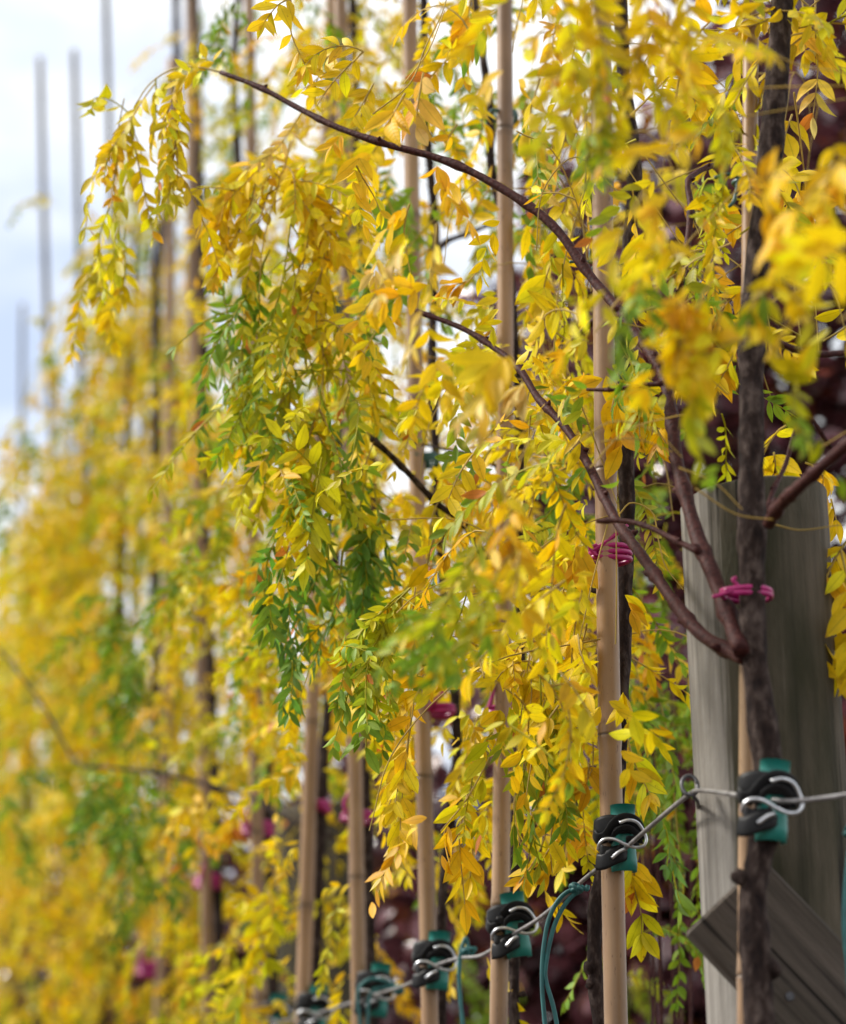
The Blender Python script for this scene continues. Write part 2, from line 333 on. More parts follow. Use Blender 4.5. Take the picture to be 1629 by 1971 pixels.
# crown meshes of the first trees, one per tree; a leaf joins the nearest tree of the row
TREE_Y = [1.72, 2.03, 2.39, 2.67, 3.04, 3.38, 3.76, 4.30, 4.95]
crowns = [MB() for _ in TREE_Y]
def rowX(Y): return .6405 * 1 - .2278 * Y - .0    # centre line of the row, fitted to the clamps on the wire
def crown_of(p, lim=9):
    j = int(np.argmin([abs(p[1] - y) for y in TREE_Y])); return crowns[j]
def size(q): return {'s': (.0165, .0026, 9), 'n': (.022, .0029, 9), 'm': (.0225, .0037, 7), 'L': (.030, .0052, 5), 'X': (.037, .0074, 4)}[q]
def spray(pts, Y, code, q='m', n=1, thick=1.0, mb=None, Y2=None):
    """a hanging shoot through photo points at distance Y (to Y2), carrying n more pinnate leaves to its sides"""
    Y2 = Y if Y2 is None else Y2; k = len(pts)
    Cc = [P(x, y, Y + (Y2 - Y) * i / max(1, k - 1)) for i, (x, y) in enumerate(pts)]
    mb = crown_of(Cc[0]) if mb is None else mb
    ll, ww, _ = size(q); jz = rng.uniform(.86, 1.14); ll *= jz; ww *= jz; ln = float(np.sum(np.linalg.norm(np.diff(Cc, axis=0), axis=1)))
    frond(mb, Cc[0], None, ln, max(4, int(ln / (ll * .52) * thick)), ll, ww, code, up=Cc)
    S = smooth_curve(Cc, 12)
    for i in range(n):
        t = rng.uniform(.0, .75); j = int(t * 11); d = nrm(S[min(j + 1, 11)] - S[j])
        a = nrm(d * .7 + rng.normal(0, .75, 3) + np.array([0, -.1, 0])); lf = rng.uniform(.5, .95) * min(ln, .15)
        cc = code if rng.random() < .75 else code[0] + code[0]
        frond(mb, S[j], a, lf, max(4, int(lf / (ll * .55) * thick)), ll * rng.uniform(.8, 1.05), ww, cc, droop=1.5)

# ------------------------------------------------------------ bamboo canes
def cane(label, xt, xb, Y, r, top, nodes=(), mt='bamboo', grp='bamboo canes along the support wire', name='bamboo_cane', yt=0, yb=1971):
    a, b = P(xt, yt, Y), P(xb, yb, Y); d = (a - b) / (a[2] - b[2])
    p0 = b + d * (0 - b[2]); p1 = b + d * (top - b[2])
    zs = [P(xb, y, Y)[2] for y in nodes]
    z = -.25 + random.uniform(0, .2)
    while z < top: 
        if all(abs(z - q) > .16 for q in zs): zs.append(z)
        z += random.uniform(.24, .33)
    hs = [0, top]
    for q in zs: hs += [q - .012, q - .0035, q - .0012, q, q + .0012, q + .004, q + .014]
    hs = sorted(h for h in set(hs + list(np.arange(.1, top, .12))) if 0 <= h <= top)
    C = np.array([p0 + d * h for h in hs]); R = []; K = []
    for h in hs:
        q = min((abs(h - q), h - q) for q in zs); e = q[0]
        rr = r * (1 - .05 * h / top); c = 1.
        if e < .0008: rr *= .985; c = .22
        elif e < .0022: rr *= 1.10; c = .62
        elif e < .0055: rr *= 1.075; c = .8
        R.append(rr); K.append(c)
    bow = np.array([.006 * math.sin(h * 1.9 + Y * 7) for h in hs]); C[:, 0] += bow - .006 * math.sin((b[2]) * 1.9 + Y * 7)
    m = MB(); k = 18; col = np.repeat(np.array(K), k); col = np.r_[col, .5, .5]
    tube(m, C, R, k, np.repeat(col[:, None], 3, 1))
    o = m.build(name, M[mt], origin=p0); tag(o, label, 'cane', grp); return o
def sidebranch(): pass
cane('thin bamboo cane half hidden behind the nearest dark trunk, before the timber post', 1466, 1436, 1.76, .0066, 3.6)
cane('thick clean bamboo cane in sharp focus, magenta tie round it, left of big post', 1147, 1186, 2.03, .0100, 3.7, (905,))
cane('bamboo cane with a red-brown stain, left neighbour of the sharp thick cane', 974, 960, 2.39, .0092, 3.8, (250, 770, 1745))
cane('bamboo cane standing left of the cane with the red-brown stain, dark ring low down', 802, 828, 2.67, .0098, 3.8, (1497,))
cane('bamboo cane with the upright magenta tie end, two dark trunks right of it', 641, 692, 3.04, .0100, 3.8, (1690,))
cane('leaning bent bamboo cane with a bend under the green foliage, small magenta tie', 652, 582, 3.38, .0108, 3.9)
cane('blurred bamboo cane with wide magenta tie just left of the leaning cane', 468, 502, 3.76, .0105, 3.8)
cane('blurred bamboo cane standing beside the low magenta tie near the green branch', 376, 402, 4.30, .0110, 3.8)
cane('strongly blurred bamboo cane with the lowest magenta tie among yellow leaves', 338, 306, 4.95, .0120, 3.9)

# ------------------------------------------------------------ the near trees: trunk + branches (crowns are filled below)
def pp(pts, Y, Y2=None):
    Y2 = Y if Y2 is None else Y2; k = len(pts) - 1
    return [P(p[0], p[1], p[2] if len(p) > 2 else Y + (Y2 - Y) * i / k) for i, p in enumerate(pts)]
def trunk(root, pts, Y, r0, r1, knots=(), top=3.5, k=12):
    C = pp(pts, Y); lo = C[-1].copy(); lo[2] = 0; lo[0] += .01
    hi = C[0] + nrm(C[0] - C[1]) * max(.1, (top - C[0][2]))
    C = smooth_curve([hi] + C + [lo], 170); z = C[:, 2]
    R = r1 + (r0 - r1) * (1 - (z - z.min()) / (z.max() - z.min())) * 1.0
    R = R * (1 + .06 * np.sin(z * 37) + .05 * np.sin(z * 83 + 1) + .03 * np.sin(z * 171))
    m = MB(); tube(m, C, R, k, jit=.035)
    for (x, y, kr) in knots:
        c = P(x, y, Y - .004); q = C[np.argmin(np.linalg.norm(C - c, axis=1))]; dd = c - q
        S = smooth_curve([q, q + dd * .6 + [0, 0, .001], c + dd * .1], 7)
        tube(m, S, np.array([1.0, 1.05, 1.0, 1.15, 1.2, .95, .45]) * kr, 10, jit=.12)
    return m.build('trunk', M['bark'], root)
def branch(root, pts, r0, r1, Y=2., Y2=None, mt='twig', knots=True, n=46):
    C = smooth_curve(pp(pts, Y, Y2), n); R = np.linspace(r0, r1, n) * (1 + .04 * np.sin(np.arange(n) * 1.3))
    if knots:
        for j in range(5, n - 2, 8): R[j] *= 1.30; R[j + 1] *= 1.14
    m = MB(); tube(m, C, R, 9, jit=.03)
    if knots:
        for j in range(5, n - 2, 8):
            s = rng.normal(0, 1, 3); s[2] = abs(s[2]); s = nrm(s)
            tube(m, [C[j], C[j] + s * R[j] * 1.2, C[j] + s * R[j] * 1.8], [R[j] * .6, R[j] * .5, R[j] * .15], 6)
    return m.build('branch', M[mt], root)
def tree_root(px, Y, label):
    q = P(px, 1600, Y); return thing('young_tree', label, 'tree', (q[0], q[1], 0), 'young weeping trees tied along the wire')
T = []
r = tree_root(1465, 1.72, 'nearest young tree, thick knotty dark trunk in front of the big timber post'); T.append(r)
trunk(r, [(1502, 60), (1487, 260), (1462, 480), (1448, 640), (1447, 760), (1447, 900), (1447, 1000), (1448, 1120), (1450, 1230), (1462, 1350), (1478, 1470), (1480, 1560), (1462, 1650), (1450, 1720), (1455, 1850), (1462, 1971)], 1.72, .0130, .0074,
      ((1412, 1688, .0052), (1500, 1868, .0062), (1432, 1262, .0055), (1478, 1005, .004)))
BR_A = [(1436, 1268), (1400, 1252), (1352, 1222), (1305, 1168), (1262, 1108), (1225, 1055), (1190, 1008), (1160, 950), (1130, 890), (1090, 825), (1035, 765), (1000, 710), (955, 672), (890, 632), (800, 598)]
BR_B = [(1428, 1255), (1402, 1185), (1372, 1105), (1345, 1040), (1322, 960), (1302, 880), (1292, 790), (1272, 710), (1228, 648), (1185, 590), (1140, 536), (1062, 432), (965, 362), (860, 310), (735, 275), (650, 245), (582, 212), (500, 168), (425, 139)]
branch(r, BR_A, .0056, .0023, 1.72, 2.12, n=80)
branch(r, BR_B, .0064, .0023, 1.71, 2.12, n=100)
branch(r, [(1425, 140), (1400, 142), (360, 132), (330, 135)] and [(425, 139), (385, 130), (340, 130), (290, 160), (262, 200)], .0011, .0007, 2.12, 2.15, 'stem', False, 20)
branch(r, [(1345, 1062), (1300, 1040), (1250, 1015), (1205, 1003), (1150, 1003)], .0026, .0018, 1.73, 1.80, n=24)
branch(r, [(1276, 738), (1230, 742), (1180, 750), (1130, 750)], .0022, .0014, 1.76, 1.80, n=20)
branch(r, [(1480, 1008), (1500, 975), (1530, 945), (1575, 905), (1640, 850), (1760, 770)], .0048, .0040, 1.70, 1.52, 'twig', n=40)
branch(r, [(1475, 985), (1490, 940), (1510, 900), (1550, 800), (1600, 862)], .0022, .0014, 1.74, 1.80, n=24)
branch(r, [(1300, 690), (1303, 590), (1322, 480), (1330, 400), (1325, 350), (1345, 330), (1372, 318)], .0034, .0022, 1.76, 1.86, n=40)
branch(r, [(1455, 640), (1500, 660), (1560, 680), (1640, 680), (1720, 676)], .0030, .0022, 1.72, 1.8, n=30)
r = tree_root(1200, 2.06, 'young tree with slim dark trunk close behind the sharp thick bamboo cane'); T.append(r)
trunk(r, [(1195, 0), (1203, 180), (1222, 330), (1214, 450), (1202, 650), (1204, 850), (1208, 1000), (1203, 1150), (1196, 1330), (1190, 1500), (1175, 1640), (1152, 1720), (1144, 1810), (1148, 1900), (1158, 1990)], 2.07, .0068, .0072,
      ((1130, 1868, .0052), (1132, 1898, .0045), (1212, 1226, .0025)))
branch(r, [(1205, 640), (1170, 620), (1125, 645), (1085, 690), (1040, 740)] and [(1180, 585), (1130, 630), (1085, 672), (1060, 705)], .0030, .0020, 2.10, 2.2, n=20)
branch(r, [(1208, 540), (1240, 500), (1275, 470), (1300, 455)], .003, .0016, 2.08, 2.3, n=20)
branch(r, [(1200, 1145), (1140, 1136), (1080, 1122), (1000, 1112), (920, 1108)], .0024, .0014, 2.08, 2.2, 'bark', n=30)
r = tree_root(985, 2.42, 'young tree whose dark trunk shows just right of the stained bamboo cane'); T.append(r)
trunk(r, [(922, 60), (930, 110), (943, 210), (946, 320), (975, 460), (990, 640), (1000, 820), (1000, 1050), (1002, 1300), (992, 1600), (990, 1971)], 2.43, .0074, .0034, ((1012, 1915, .003),))
branch(r, [(985, 1105), (925, 1060), (890, 1005), (845, 972), (790, 915), (745, 870), (716, 845)], .0036, .0030, 2.40, 2.25, 'bark', n=40)
branch(r, [(960, 900), (900, 872), (860, 865), (790, 850)], .0018, .0012, 2.42, 2.5, 'bark', n=16)
r = tree_root(835, 2.70, 'young tree with dark trunk directly behind the fourth cane, gone at the clamp'); T.append(r)
trunk(r, [(818, 80), (822, 240), (836, 420), (835, 560), (832, 700), (838, 850), (850, 1100), (880, 1430), (850, 1750), (850, 1971)], 2.72, .0070, .0050)
branch(r, [(838, 490), (860, 465), (900, 450), (960, 425)], .0040, .0024, 2.7, 2.75, 'bark', n=20)
r = tree_root(712, 3.08, 'young tree with straight dark trunk right of the cane with the upright magenta tie'); T.append(r)
trunk(r, [(682, 100), (690, 400), (693, 500), (712, 850), (726, 1110), (705, 1400), (706, 1600), (712, 1800), (716, 1971)], 3.1, .0085, .0060)
r = tree_root(612, 3.42, 'young tree with dark trunk leaning along the bent cane'); T.append(r)
trunk(r, [(640, 60), (655, 400), (650, 900), (640, 1250), (622, 1480), (612, 1750), (602, 1971)], 3.42, .0095, .007)
r = tree_root(523, 3.80, 'blurred young tree right beside the cane with the wide magenta tie'); T.append(r)
trunk(r, [(455, 60), (450, 140), (470, 500), (480, 900), (512, 1300), (515, 1600), (526, 1971)], 3.8, .0105, .007)
branch(r, [(640, 1610), (560, 1580), (480, 1535), (400, 1510), (310, 1490), (215, 1478), (150, 1470), (118, 1420), (85, 1360), (40, 1300), (0, 1250)], .0034, .0022, 3.6, 4.3, 'bark', n=40)
r = tree_root(418, 4.34, 'blurred young tree with green leaves around its dark upper trunk'); T.append(r)
trunk(r, [(378, 60), (380, 140), (388, 420), (395, 800), (398, 1100), (410, 1400), (418, 1700), (424, 1971)], 4.34, .0115, .008)
r = tree_root(325, 5.0, 'strongly blurred young tree beside the lowest magenta tie'); T.append(r)
trunk(r, [(340, 60), (342, 200), (305, 500), (300, 900), (300, 1300), (318, 1700), (324, 1971)], 5.0, .0125, .009)

KEEP += [([(x_, y_), (x_, y_ + .1)], 34, Yq_) for x_, y_, Yq_ in ((495, 1598, 3.76), (400, 1700, 4.3), (292, 1868, 4.95), (688, 1565, 3.04), (610, 1554, 3.38), (955, 1350, 2.39), (850, 1350, 2.66), (975, 226, 2.4), (1130, 516, 2.03), (820, 886, 2.67))]
KEEP += [([(150, 1470), (310, 1490), (480, 1535), (640, 1610)], 9, 3.9), ([(1310, 985), (1420, 960)], 26, 1.85), ([(1500, 955), (1590, 950)], 26, 1.85), (BR_B[4:11], 13, 1.9), (BR_A[9:], 13, 2.1), ([(800, 250), (810, 560)], 14, 2.6), ([(1600, 660), (1590, 820)], 36, 1.9), ([(1600, 180), (1590, 260)], 40, 1.9), ([(1290, 330), (1290, 420)], 30, 2.2)]
KEEP += [([(974, 0), (980, 480), (976, 640)], 26, 2.38), ([(1147, 620), (1162, 1240), (1170, 1560), (1186, 1971)], 26, 2.03), ([(1147, 480), (1147, 620)], 10, 2.03),
         ([(974, 0), (980, 480), (978, 680)], 16, 2.39), ([(962, 1500), (960, 1971)], 24, 2.39),
         ([(824, 1380), (828, 1971)], 28, 2.67), ([(686, 1480), (692, 1971)], 28, 3.04), ([(610, 1350), (582, 1971)], 26, 3.38),
         ([(1447, 740), (1450, 1230), (1478, 1470), (1455, 1971)], 70, 1.75), ([(1340, 1100), (1350, 1971)], 70, 1.80), ([(1508, 1000), (1505, 1280)], 32, 1.8), ([(1560, 1500), (1560, 1971)], 110, 1.8),
         (BR_B[10:], 17, 2.12), (BR_B[:7], 30, 1.75), (BR_A[:10], 20, 1.9), ([(950, 672), (880, 630), (810, 600)], 16, 2.15),
         ([(720, 848), (845, 972)], 18, 2.3), ([(1204, 850), (1203, 1250), (1196, 1340)], 18, 2.06), ([(1170, 1620), (1190, 1600)], 75, 2.05),
         ([(1100, 1720), (1040, 1971)], 50, 2.2), ([(985, 1785), (985, 1785.1)], 70, 2.4), ([(835, 1850), (835, 1850.1)], 70, 2.7), ([(890, 1820), (890, 1971)], 30, 2.6),
         ([(1340, 1520), (1260, 1590)], 22, 1.95), ([(1330, 590), (1330, 350)], 10, 1.86)]

# ------------------------------------------------------------ foliage placed shoot by shoot (photo points, distance, colour, leaf size, side leaves)
A_ = [
 # the tip of the long arching branch
 ([(425,139),(360,140),(330,200),(320,330)],2.12,'yl','m',2), ([(300,160),(270,200),(235,260),(185,330),(165,440)],2.18,'yl','m',1),
 ([(262,200),(232,290),(215,380)],2.2,'lo','m',1), ([(350,150),(345,230),(330,330),(340,400)],2.14,'yl','m',2),
 ([(300,150),(300,220),(290,290)],2.16,'ly','m',1), ([(250,220),(250,330),(215,420),(225,520)],2.25,'ll','L',1),
 ([(215,380),(190,470),(200,560)],2.3,'ll','m',1), ([(190,480),(160,560),(140,680)],2.5,'ly','m',2), ([(240,440),(240,540),(205,620)],2.4,'ly','m',1),
 # golden clump under it and the long yellow-green curtain
 ([(582,215),(530,290),(500,310)],2.15,'pp','s',0), ([(520,300),(470,330),(430,410),(415,520)],2.2,'yo','L',1), ([(500,310),(480,400),(440,480)],2.2,'yy','m',1),
 ([(560,270),(550,330),(590,400),(640,480)],2.2,'yy','L',4), ([(540,320),(500,420),(480,520),(470,640)],2.2,'yl','m',5), ([(600,370),(590,480),(560,600)],2.2,'yl','m',5),
 ([(640,400),(620,520),(610,640),(640,720)],2.2,'yl','m',5), ([(560,430),(540,560),(500,680),(430,760)],2.2,'lg','n',5), ([(520,480),(470,580),(430,640),(400,700)],2.2,'gg','n',4),
 ([(580,560),(570,680),(530,800),(500,900)],2.2,'lg','n',5), ([(500,560),(470,680),(460,800),(490,900)],2.25,'lg','n',5), ([(640,560),(660,680),(680,790),(690,890)],2.2,'lg','n',4),
 ([(620,640),(620,760),(590,860),(560,930)],2.2,'yg','m',5), ([(560,700),(560,820),(580,900),(600,960)],2.2,'ly','m',5), ([(450,600),(430,700),(440,780)],2.3,'gg','n',4),
 ([(660,600),(700,700),(730,800),(740,860)],2.25,'ly','m',4), ([(480,740),(500,830),(510,930),(495,1000)],2.3,'ll','m',4), ([(540,860),(560,960),(600,1040)],2.2,'yl','m',4),
 ([(560,900),(540,1000),(500,1080),(490,1170)],2.2,'gg','s',1), ([(420,640),(400,720),(395,780)],2.35,'gk','n',1), ([(470,640),(460,740),(470,830)],2.25,'gl','n',1),
 ([(620,880),(600,1000),(590,1080)],2.15,'ll','L',1),
 ([(240,1120),(215,1200),(205,1300)],3.5,'gg','n',5), ([(290,1150),(280,1250),(260,1340)],3.6,'gk','n',5), ([(230,1290),(215,1370)],3.6,'gg','n',4), ([(180,1480),(170,1560),(150,1640)],3.6,'gk','n',5),
 ([(230,1470),(240,1560),(220,1660)],3.7,'gk','n',5), ([(300,1480),(200,1500),(150,1560)],3.6,'gg','n',5), ([(30,1500),(20,1560),(60,1640)],4.0,'gk','n',5), ([(260,1560),(250,1660),(230,1720)],3.7,'kk','n',4), ([(380,1020),(350,1120),(330,1200)],3.0,'gl','n',4), ([(420,960),(430,1050),(380,1120)],3.0,'gl','n',4),
 ([(440,0),(425,60),(440,130)],2.7,'gg','n',4), ([(860,100),(880,180),(860,240)],2.6,'gg','n',4), ([(890,120),(930,200),(900,300)],2.7,'gl','n',4), ([(760,300),(740,380),(760,460)],2.6,'gg','n',4), ([(820,330),(780,400),(800,470)],2.5,'gg','n',4), ([(690,500),(700,560),(680,640)],2.35,'kg','m',2), ([(640,300),(600,350)],2.8,'gg','n',3),
 ([(1250,1460),(1270,1560),(1300,1660)],2.3,'gk','n',2), ([(1290,1640),(1300,1700),(1310,1740)],2.3,'kg','L',0), ([(1230,1320),(1260,1400),(1240,1470)],2.4,'gg','n',3),
 ([(470,1080),(460,1180),(480,1290)],3.0,'yl','m',5), ([(540,1260),(520,1350),(530,1440)],3.1,'yy','m',5), ([(560,1330),(570,1420),(560,1500)],3.2,'lg','m',4), ([(520,1700),(500,1780),(515,1850)],3.0,'yl','L',2), ([(470,1560),(440,1600)],3.2,'yo','L',2), ([(420,1540),(350,1560),(330,1640)],3.3,'yo','L',3),
 # green tassel
 ([(700,900),(660,960),(620,1020),(600,1110)],2.25,'gk','n',2), ([(700,930),(690,1020),(700,1130),(690,1230)],2.25,'gk','n',2), ([(720,940),(740,1030),(760,1100)],2.25,'gk','n',2),
 ([(640,1000),(600,1080),(560,1150),(540,1240)],2.25,'gk','n',2), ([(540,1020),(515,1080),(510,1160),(530,1230)],2.2,'kk','n',1), ([(660,1060),(650,1150),(620,1230),(600,1290)],2.25,'gk','n',2),
 ([(620,1090),(580,1180),(560,1260),(555,1300)],2.25,'gk','n',2), ([(700,1040),(720,1140),(720,1230)],2.3,'gg','n',2), ([(600,900),(640,960),(680,1010)],2.25,'gl','n',1),
 ([(520,1100),(510,1160),(505,1210)],2.2,'gg','n',1), ([(580,1150),(600,1230),(640,1290)],2.3,'yo','m',1),
 # small pale-green tassel in sharp focus
 ([(790,1132),(740,1170),(700,1230),(675,1320),(640,1440)],2.08,'lg','s',3), ([(790,1132),(750,1180),(720,1260),(700,1340),(690,1420)],2.08,'lg','s',3),
 ([(800,1130),(795,1180),(800,1260)],2.08,'yy','s',1), ([(760,1160),(700,1210),(665,1290),(650,1350)],2.08,'lg','s',2), ([(720,1250),(720,1320),(735,1395)],2.08,'ll','s',1), ([(695,1370),(705,1420),(700,1470)],2.08,'gg','L',0),
 # gold ones right of it
 ([(868,1240),(830,1290),(800,1340),(788,1420),(775,1520),(770,1610)],2.08,'oy','L',0), ([(850,1270),(800,1300),(790,1380)],2.1,'yo','L',0), ([(790,1400),(770,1490),(745,1560)],2.1,'yy','L',1),
 ([(860,1380),(850,1450),(830,1500)],2.3,'yy','m',1), ([(900,1530),(885,1600),(895,1740)],2.12,'yo','L',0), ([(890,1560),(860,1590),(850,1650)],2.12,'yo','L',0), ([(890,1570),(910,1620),(905,1690)],2.14,'oy','L',0),
 ([(840,1560),(790,1600),(760,1640),(735,1690)],2.12,'yp','m',0), ([(760,1300),(740,1400),(750,1480)],2.6,'yy','m',2), ([(920,1380),(900,1450),(870,1530)],2.4,'yy','m',1),
 # lime tassel in front of the stained cane
 ([(1010,1290),(980,1330),(960,1370)],2.06,'yy','L',0), ([(1000,1310),(975,1380),(965,1460),(955,1560)],2.06,'lg','n',1), ([(1040,1300),(1040,1400),(1010,1480),(990,1570),(990,1640)],2.05,'lg','n',2),
 ([(1060,1290),(1075,1380),(1085,1470),(1090,1560),(1095,1610)],2.05,'lg','n',2), ([(1020,1260),(1010,1330),(1000,1400)],2.07,'yy','m',2), ([(1050,1300),(1050,1370),(1060,1430)],2.06,'yl','m',2),
 ([(1040,1440),(1060,1520),(1080,1590)],2.1,'kg','n',0), ([(960,1370),(940,1430),(930,1500)],2.08,'ll','L',0), ([(1070,1560),(1060,1620),(1065,1700)],2.15,'yo','L',1), ([(1090,1600),(1085,1660),(1080,1710)],2.15,'yy','L',0),
 ([(940,1550),(930,1600)],2.1,'ll','L',0),
 # sharp yellow leaves round the thick cane
 ([(1186,1240),(1178,1275),(1160,1330),(1155,1365)],1.99,'yy','X',0), ([(1186,1245),(1190,1290),(1200,1335)],1.99,'yy','X',0), ([(1190,1120),(1205,1150),(1215,1175)],2.0,'oo','L',0),
 ([(1125,1120),(1108,1200),(1100,1290),(1105,1350)],2.02,'yy','L',0), ([(1130,1200),(1115,1270),(1100,1340)],2.03,'yo','L',0), ([(1110,1045),(1105,1080)],2.02,'yo','X',0),
 ([(1090,1120),(1070,1180),(1060,1220)],2.05,'yo','L',0), ([(1190,740),(1198,790),(1195,860)],1.99,'yo','X',0), ([(1185,735),(1215,770),(1225,790)],1.98,'yy','X',0), ([(1170,720),(1150,740)],1.99,'yy','X',0),
 ([(1040,150),(1020,230),(1040,320),(1050,400)],2.1,'yp','L',0), ([(1125,180),(1128,300),(1130,400),(1140,470)],2.06,'yy','L',0), ([(1100,210),(1080,290),(1050,340)],2.1,'yo','L',0), ([(1110,330),(1080,420),(1060,500)],2.1,'yl','L',0),
 ([(985,430),(975,500),(985,550)],2.1,'yo','m',1), ([(1070,480),(1050,540),(1045,580)],2.1,'yy','X',0), ([(965,560),(950,610),(945,650)],2.15,'yo','L',0), ([(905,540),(870,550)],2.1,'oo','X',0),
 ([(1030,430),(1020,470),(1070,480)],2.2,'oo','L',0), ([(905,0),(900,40),(890,75)],2.1,'yo','X',0), ([(1000,0),(985,60),(985,110),(1000,160)],2.15,'yo','L',0), ([(1020,480),(1030,540),(1015,600)],2.3,'yl','m',1),
 ([(1230,1640),(1220,1700),(1235,1760),(1235,1800)],2.2,'yl','L',0), ([(1215,1650),(1215,1700)],2.2,'yy','X',0), ([(1135,1470),(1130,1510)],2.05,'oo','L',0), ([(1150,1600),(1120,1600),(1090,1590)],2.2,'oo','L',0),
 ([(1120,1560),(1100,1620)],2.25,'yp','L',0), ([(1345,170),(1335,200),(1330,235)],1.98,'yy','X',0), ([(1318,100),(1345,170),(1375,215)],1.98,'yo','L',0), ([(1570,0),(1570,60),(1575,130),(1565,225)],1.95,'yp','L',0), ([(1545,0),(1550,60),(1550,100)],1.95,'yo','L',0),
 ([(1525,220),(1512,260),(1505,310)],1.95,'yy','X',0), ([(1410,385),(1390,410)],1.98,'oo','L',0), ([(1480,300),(1530,350),(1545,395)],1.9,'yo','L',0), ([(1510,390),(1550,405)],1.9,'oo','L',0),
 ([(1350,520),(1385,555),(1425,560)],1.95,'oo','L',0), ([(1370,660),(1370,720)],1.95,'yo','X',0), ([(1270,820),(1270,850)],2.0,'yo','L',0), ([(1240,1200),(1260,1330)],2.4,'oo','m',0), ([(1550,890),(1580,905),(1585,945)],1.9,'yo','L',0), ([(1600,960),(1610,1000)],1.95,'yy','L',0), ([(1490,870),(1495,910)],1.9,'yy','L',0),
 # right edge, hanging clear in front of the post
 ([(1650,1020),(1610,1070),(1590,1130),(1585,1210),(1565,1290),(1590,1350)],1.86,'yy','L',2), ([(1620,1060),(1595,1150),(1570,1240)],1.86,'yo','L',1), ([(1650,1150),(1635,1230),(1610,1300)],1.84,'yy','L',1), ([(1650,1015),(1600,1090),(1572,1190),(1572,1330)],1.84,'yy','L',1),
 # out-of-focus foreground
 ([(1010,-80),(1060,40),(1050,150)],1.45,'yy','m',2), ([(1110,-80),(1150,30),(1170,150),(1180,270)],1.40,'yl','m',2), ([(1220,-80),(1250,40),(1220,150)],1.40,'yy','m',2), ([(1060,-60),(1100,60),(1110,180)],1.40,'yl','m',2), ([(1300,-80),(1330,50),(1320,160)],1.40,'yy','m',2), ([(1260,60),(1290,130),(1340,180)],1.50,'yy','m',2), ([(1150,120),(1160,220),(1150,330)],1.40,'lg','s',2), ([(1370,180),(1400,260),(1390,330)],1.45,'lg','s',2), ([(1360,245),(1290,285),(1220,300)],1.30,'oy','m',0), ([(1310,300),(1300,360),(1260,400)],1.32,'oo','m',0), ([(1330,560),(1290,600)],1.40,'oo','m',1), ([(1240,370),(1200,440),(1170,520),(1160,600)],1.40,'yl','m',2), ([(1290,420),(1250,500),(1200,560)],1.42,'yl','m',2), ([(1230,540),(1210,640),(1190,710)],1.40,'gg','s',2), ([(1370,540),(1330,620),(1300,700),(1290,800)],1.40,'yy','m',2), ([(1400,560),(1370,650),(1330,760),(1320,850)],1.40,'yl','m',2), ([(1340,740),(1340,830),(1360,920)],1.40,'lg','n',2), ([(1300,620),(1320,720)],1.40,'yy','m',2), ([(1400,760),(1410,850),(1370,920)],1.42,'gg','s',2), ([(1440,320),(1470,380),(1500,440)],1.35,'oy','m',2), ([(1640,300),(1560,370),(1500,450)],1.32,'yo','L',0), ([(1660,450),(1600,490),(1560,500)],1.24,'yy','L',0), ([(1490,440),(1500,520),(1440,600)],1.40,'yg','m',2), ([(1540,560),(1500,660),(1480,740)],1.40,'yl','m',1), ([(1460,560),(1440,640),(1500,720),(1510,800)],1.40,'yl','m',2), ([(1640,600),(1590,640),(1560,680)],1.40,'yy','m',1), ([(1520,700),(1540,780),(1550,850)],1.40,'lg','n',2), ([(1440,760),(1470,820),(1490,870)],1.45,'gg','s',2), ([(1430,830),(1460,880)],1.40,'gg','L',0), ([(1600,260),(1610,330),(1590,420)],1.35,'yy','m',1), ([(1000,660),(950,740),(900,800)],1.50,'yp','m',1), ([(990,680),(940,700)],1.50,'yy','X',0), ([(1010,740),(1005,745)],1.65,'pp','L',0), ([(960,920),(990,1010),(990,1100),(1010,1180)],1.55,'yo','m',1), ([(1000,960),(960,1040),(900,1110)],1.55,'oy','m',2), ([(940,1020),(890,1100),(850,1180),(840,1260)],1.52,'lg','n',2), ([(960,1100),(920,1200),(880,1300)],1.52,'lg','s',2), ([(1000,1060),(990,1150),(960,1240)],1.52,'yy','m',1), ([(900,1180),(870,1260),(840,1320)],1.55,'gg','s',2), ([(880,1120),(830,1220),(800,1270)],1.65,'gg','s',2), ([(840,430),(830,540),(800,640),(790,690)],1.55,'yp','m',1), ([(760,500),(740,600),(700,680)],1.75,'yy','m',1), ([(820,600),(840,700),(860,760)],1.65,'yy','m',1), ([(800,380),(740,450),(720,530)],1.75,'yp','m',1), ([(840,540),(790,560),(740,580)],1.70,'yo','L',0), ([(815,140),(805,200),(800,250)],1.75,'op','L',0), ([(780,180),(740,250)],1.75,'yo','L',0), ([(700,100),(640,160),(600,220)],1.85,'yy','m',1), ([(560,0),(560,60),(590,130)],1.85,'yy','m',1), ([(660,90),(600,130)],2.0,'yy','L',0), ([(640,130),(560,190)],2.1,'yy','m',1), ([(880,240),(840,310),(860,380)],1.75,'oo','m',1), ([(720,160),(680,230),(640,280)],2.0,'yo','m',1), ([(700,280),(680,350),(700,430)],1.90,'oy','m',1),
]
KEEP_ON[0] = True
for pts, Y, code, q, n in A_:
    spray(pts, Y, code, q, n)

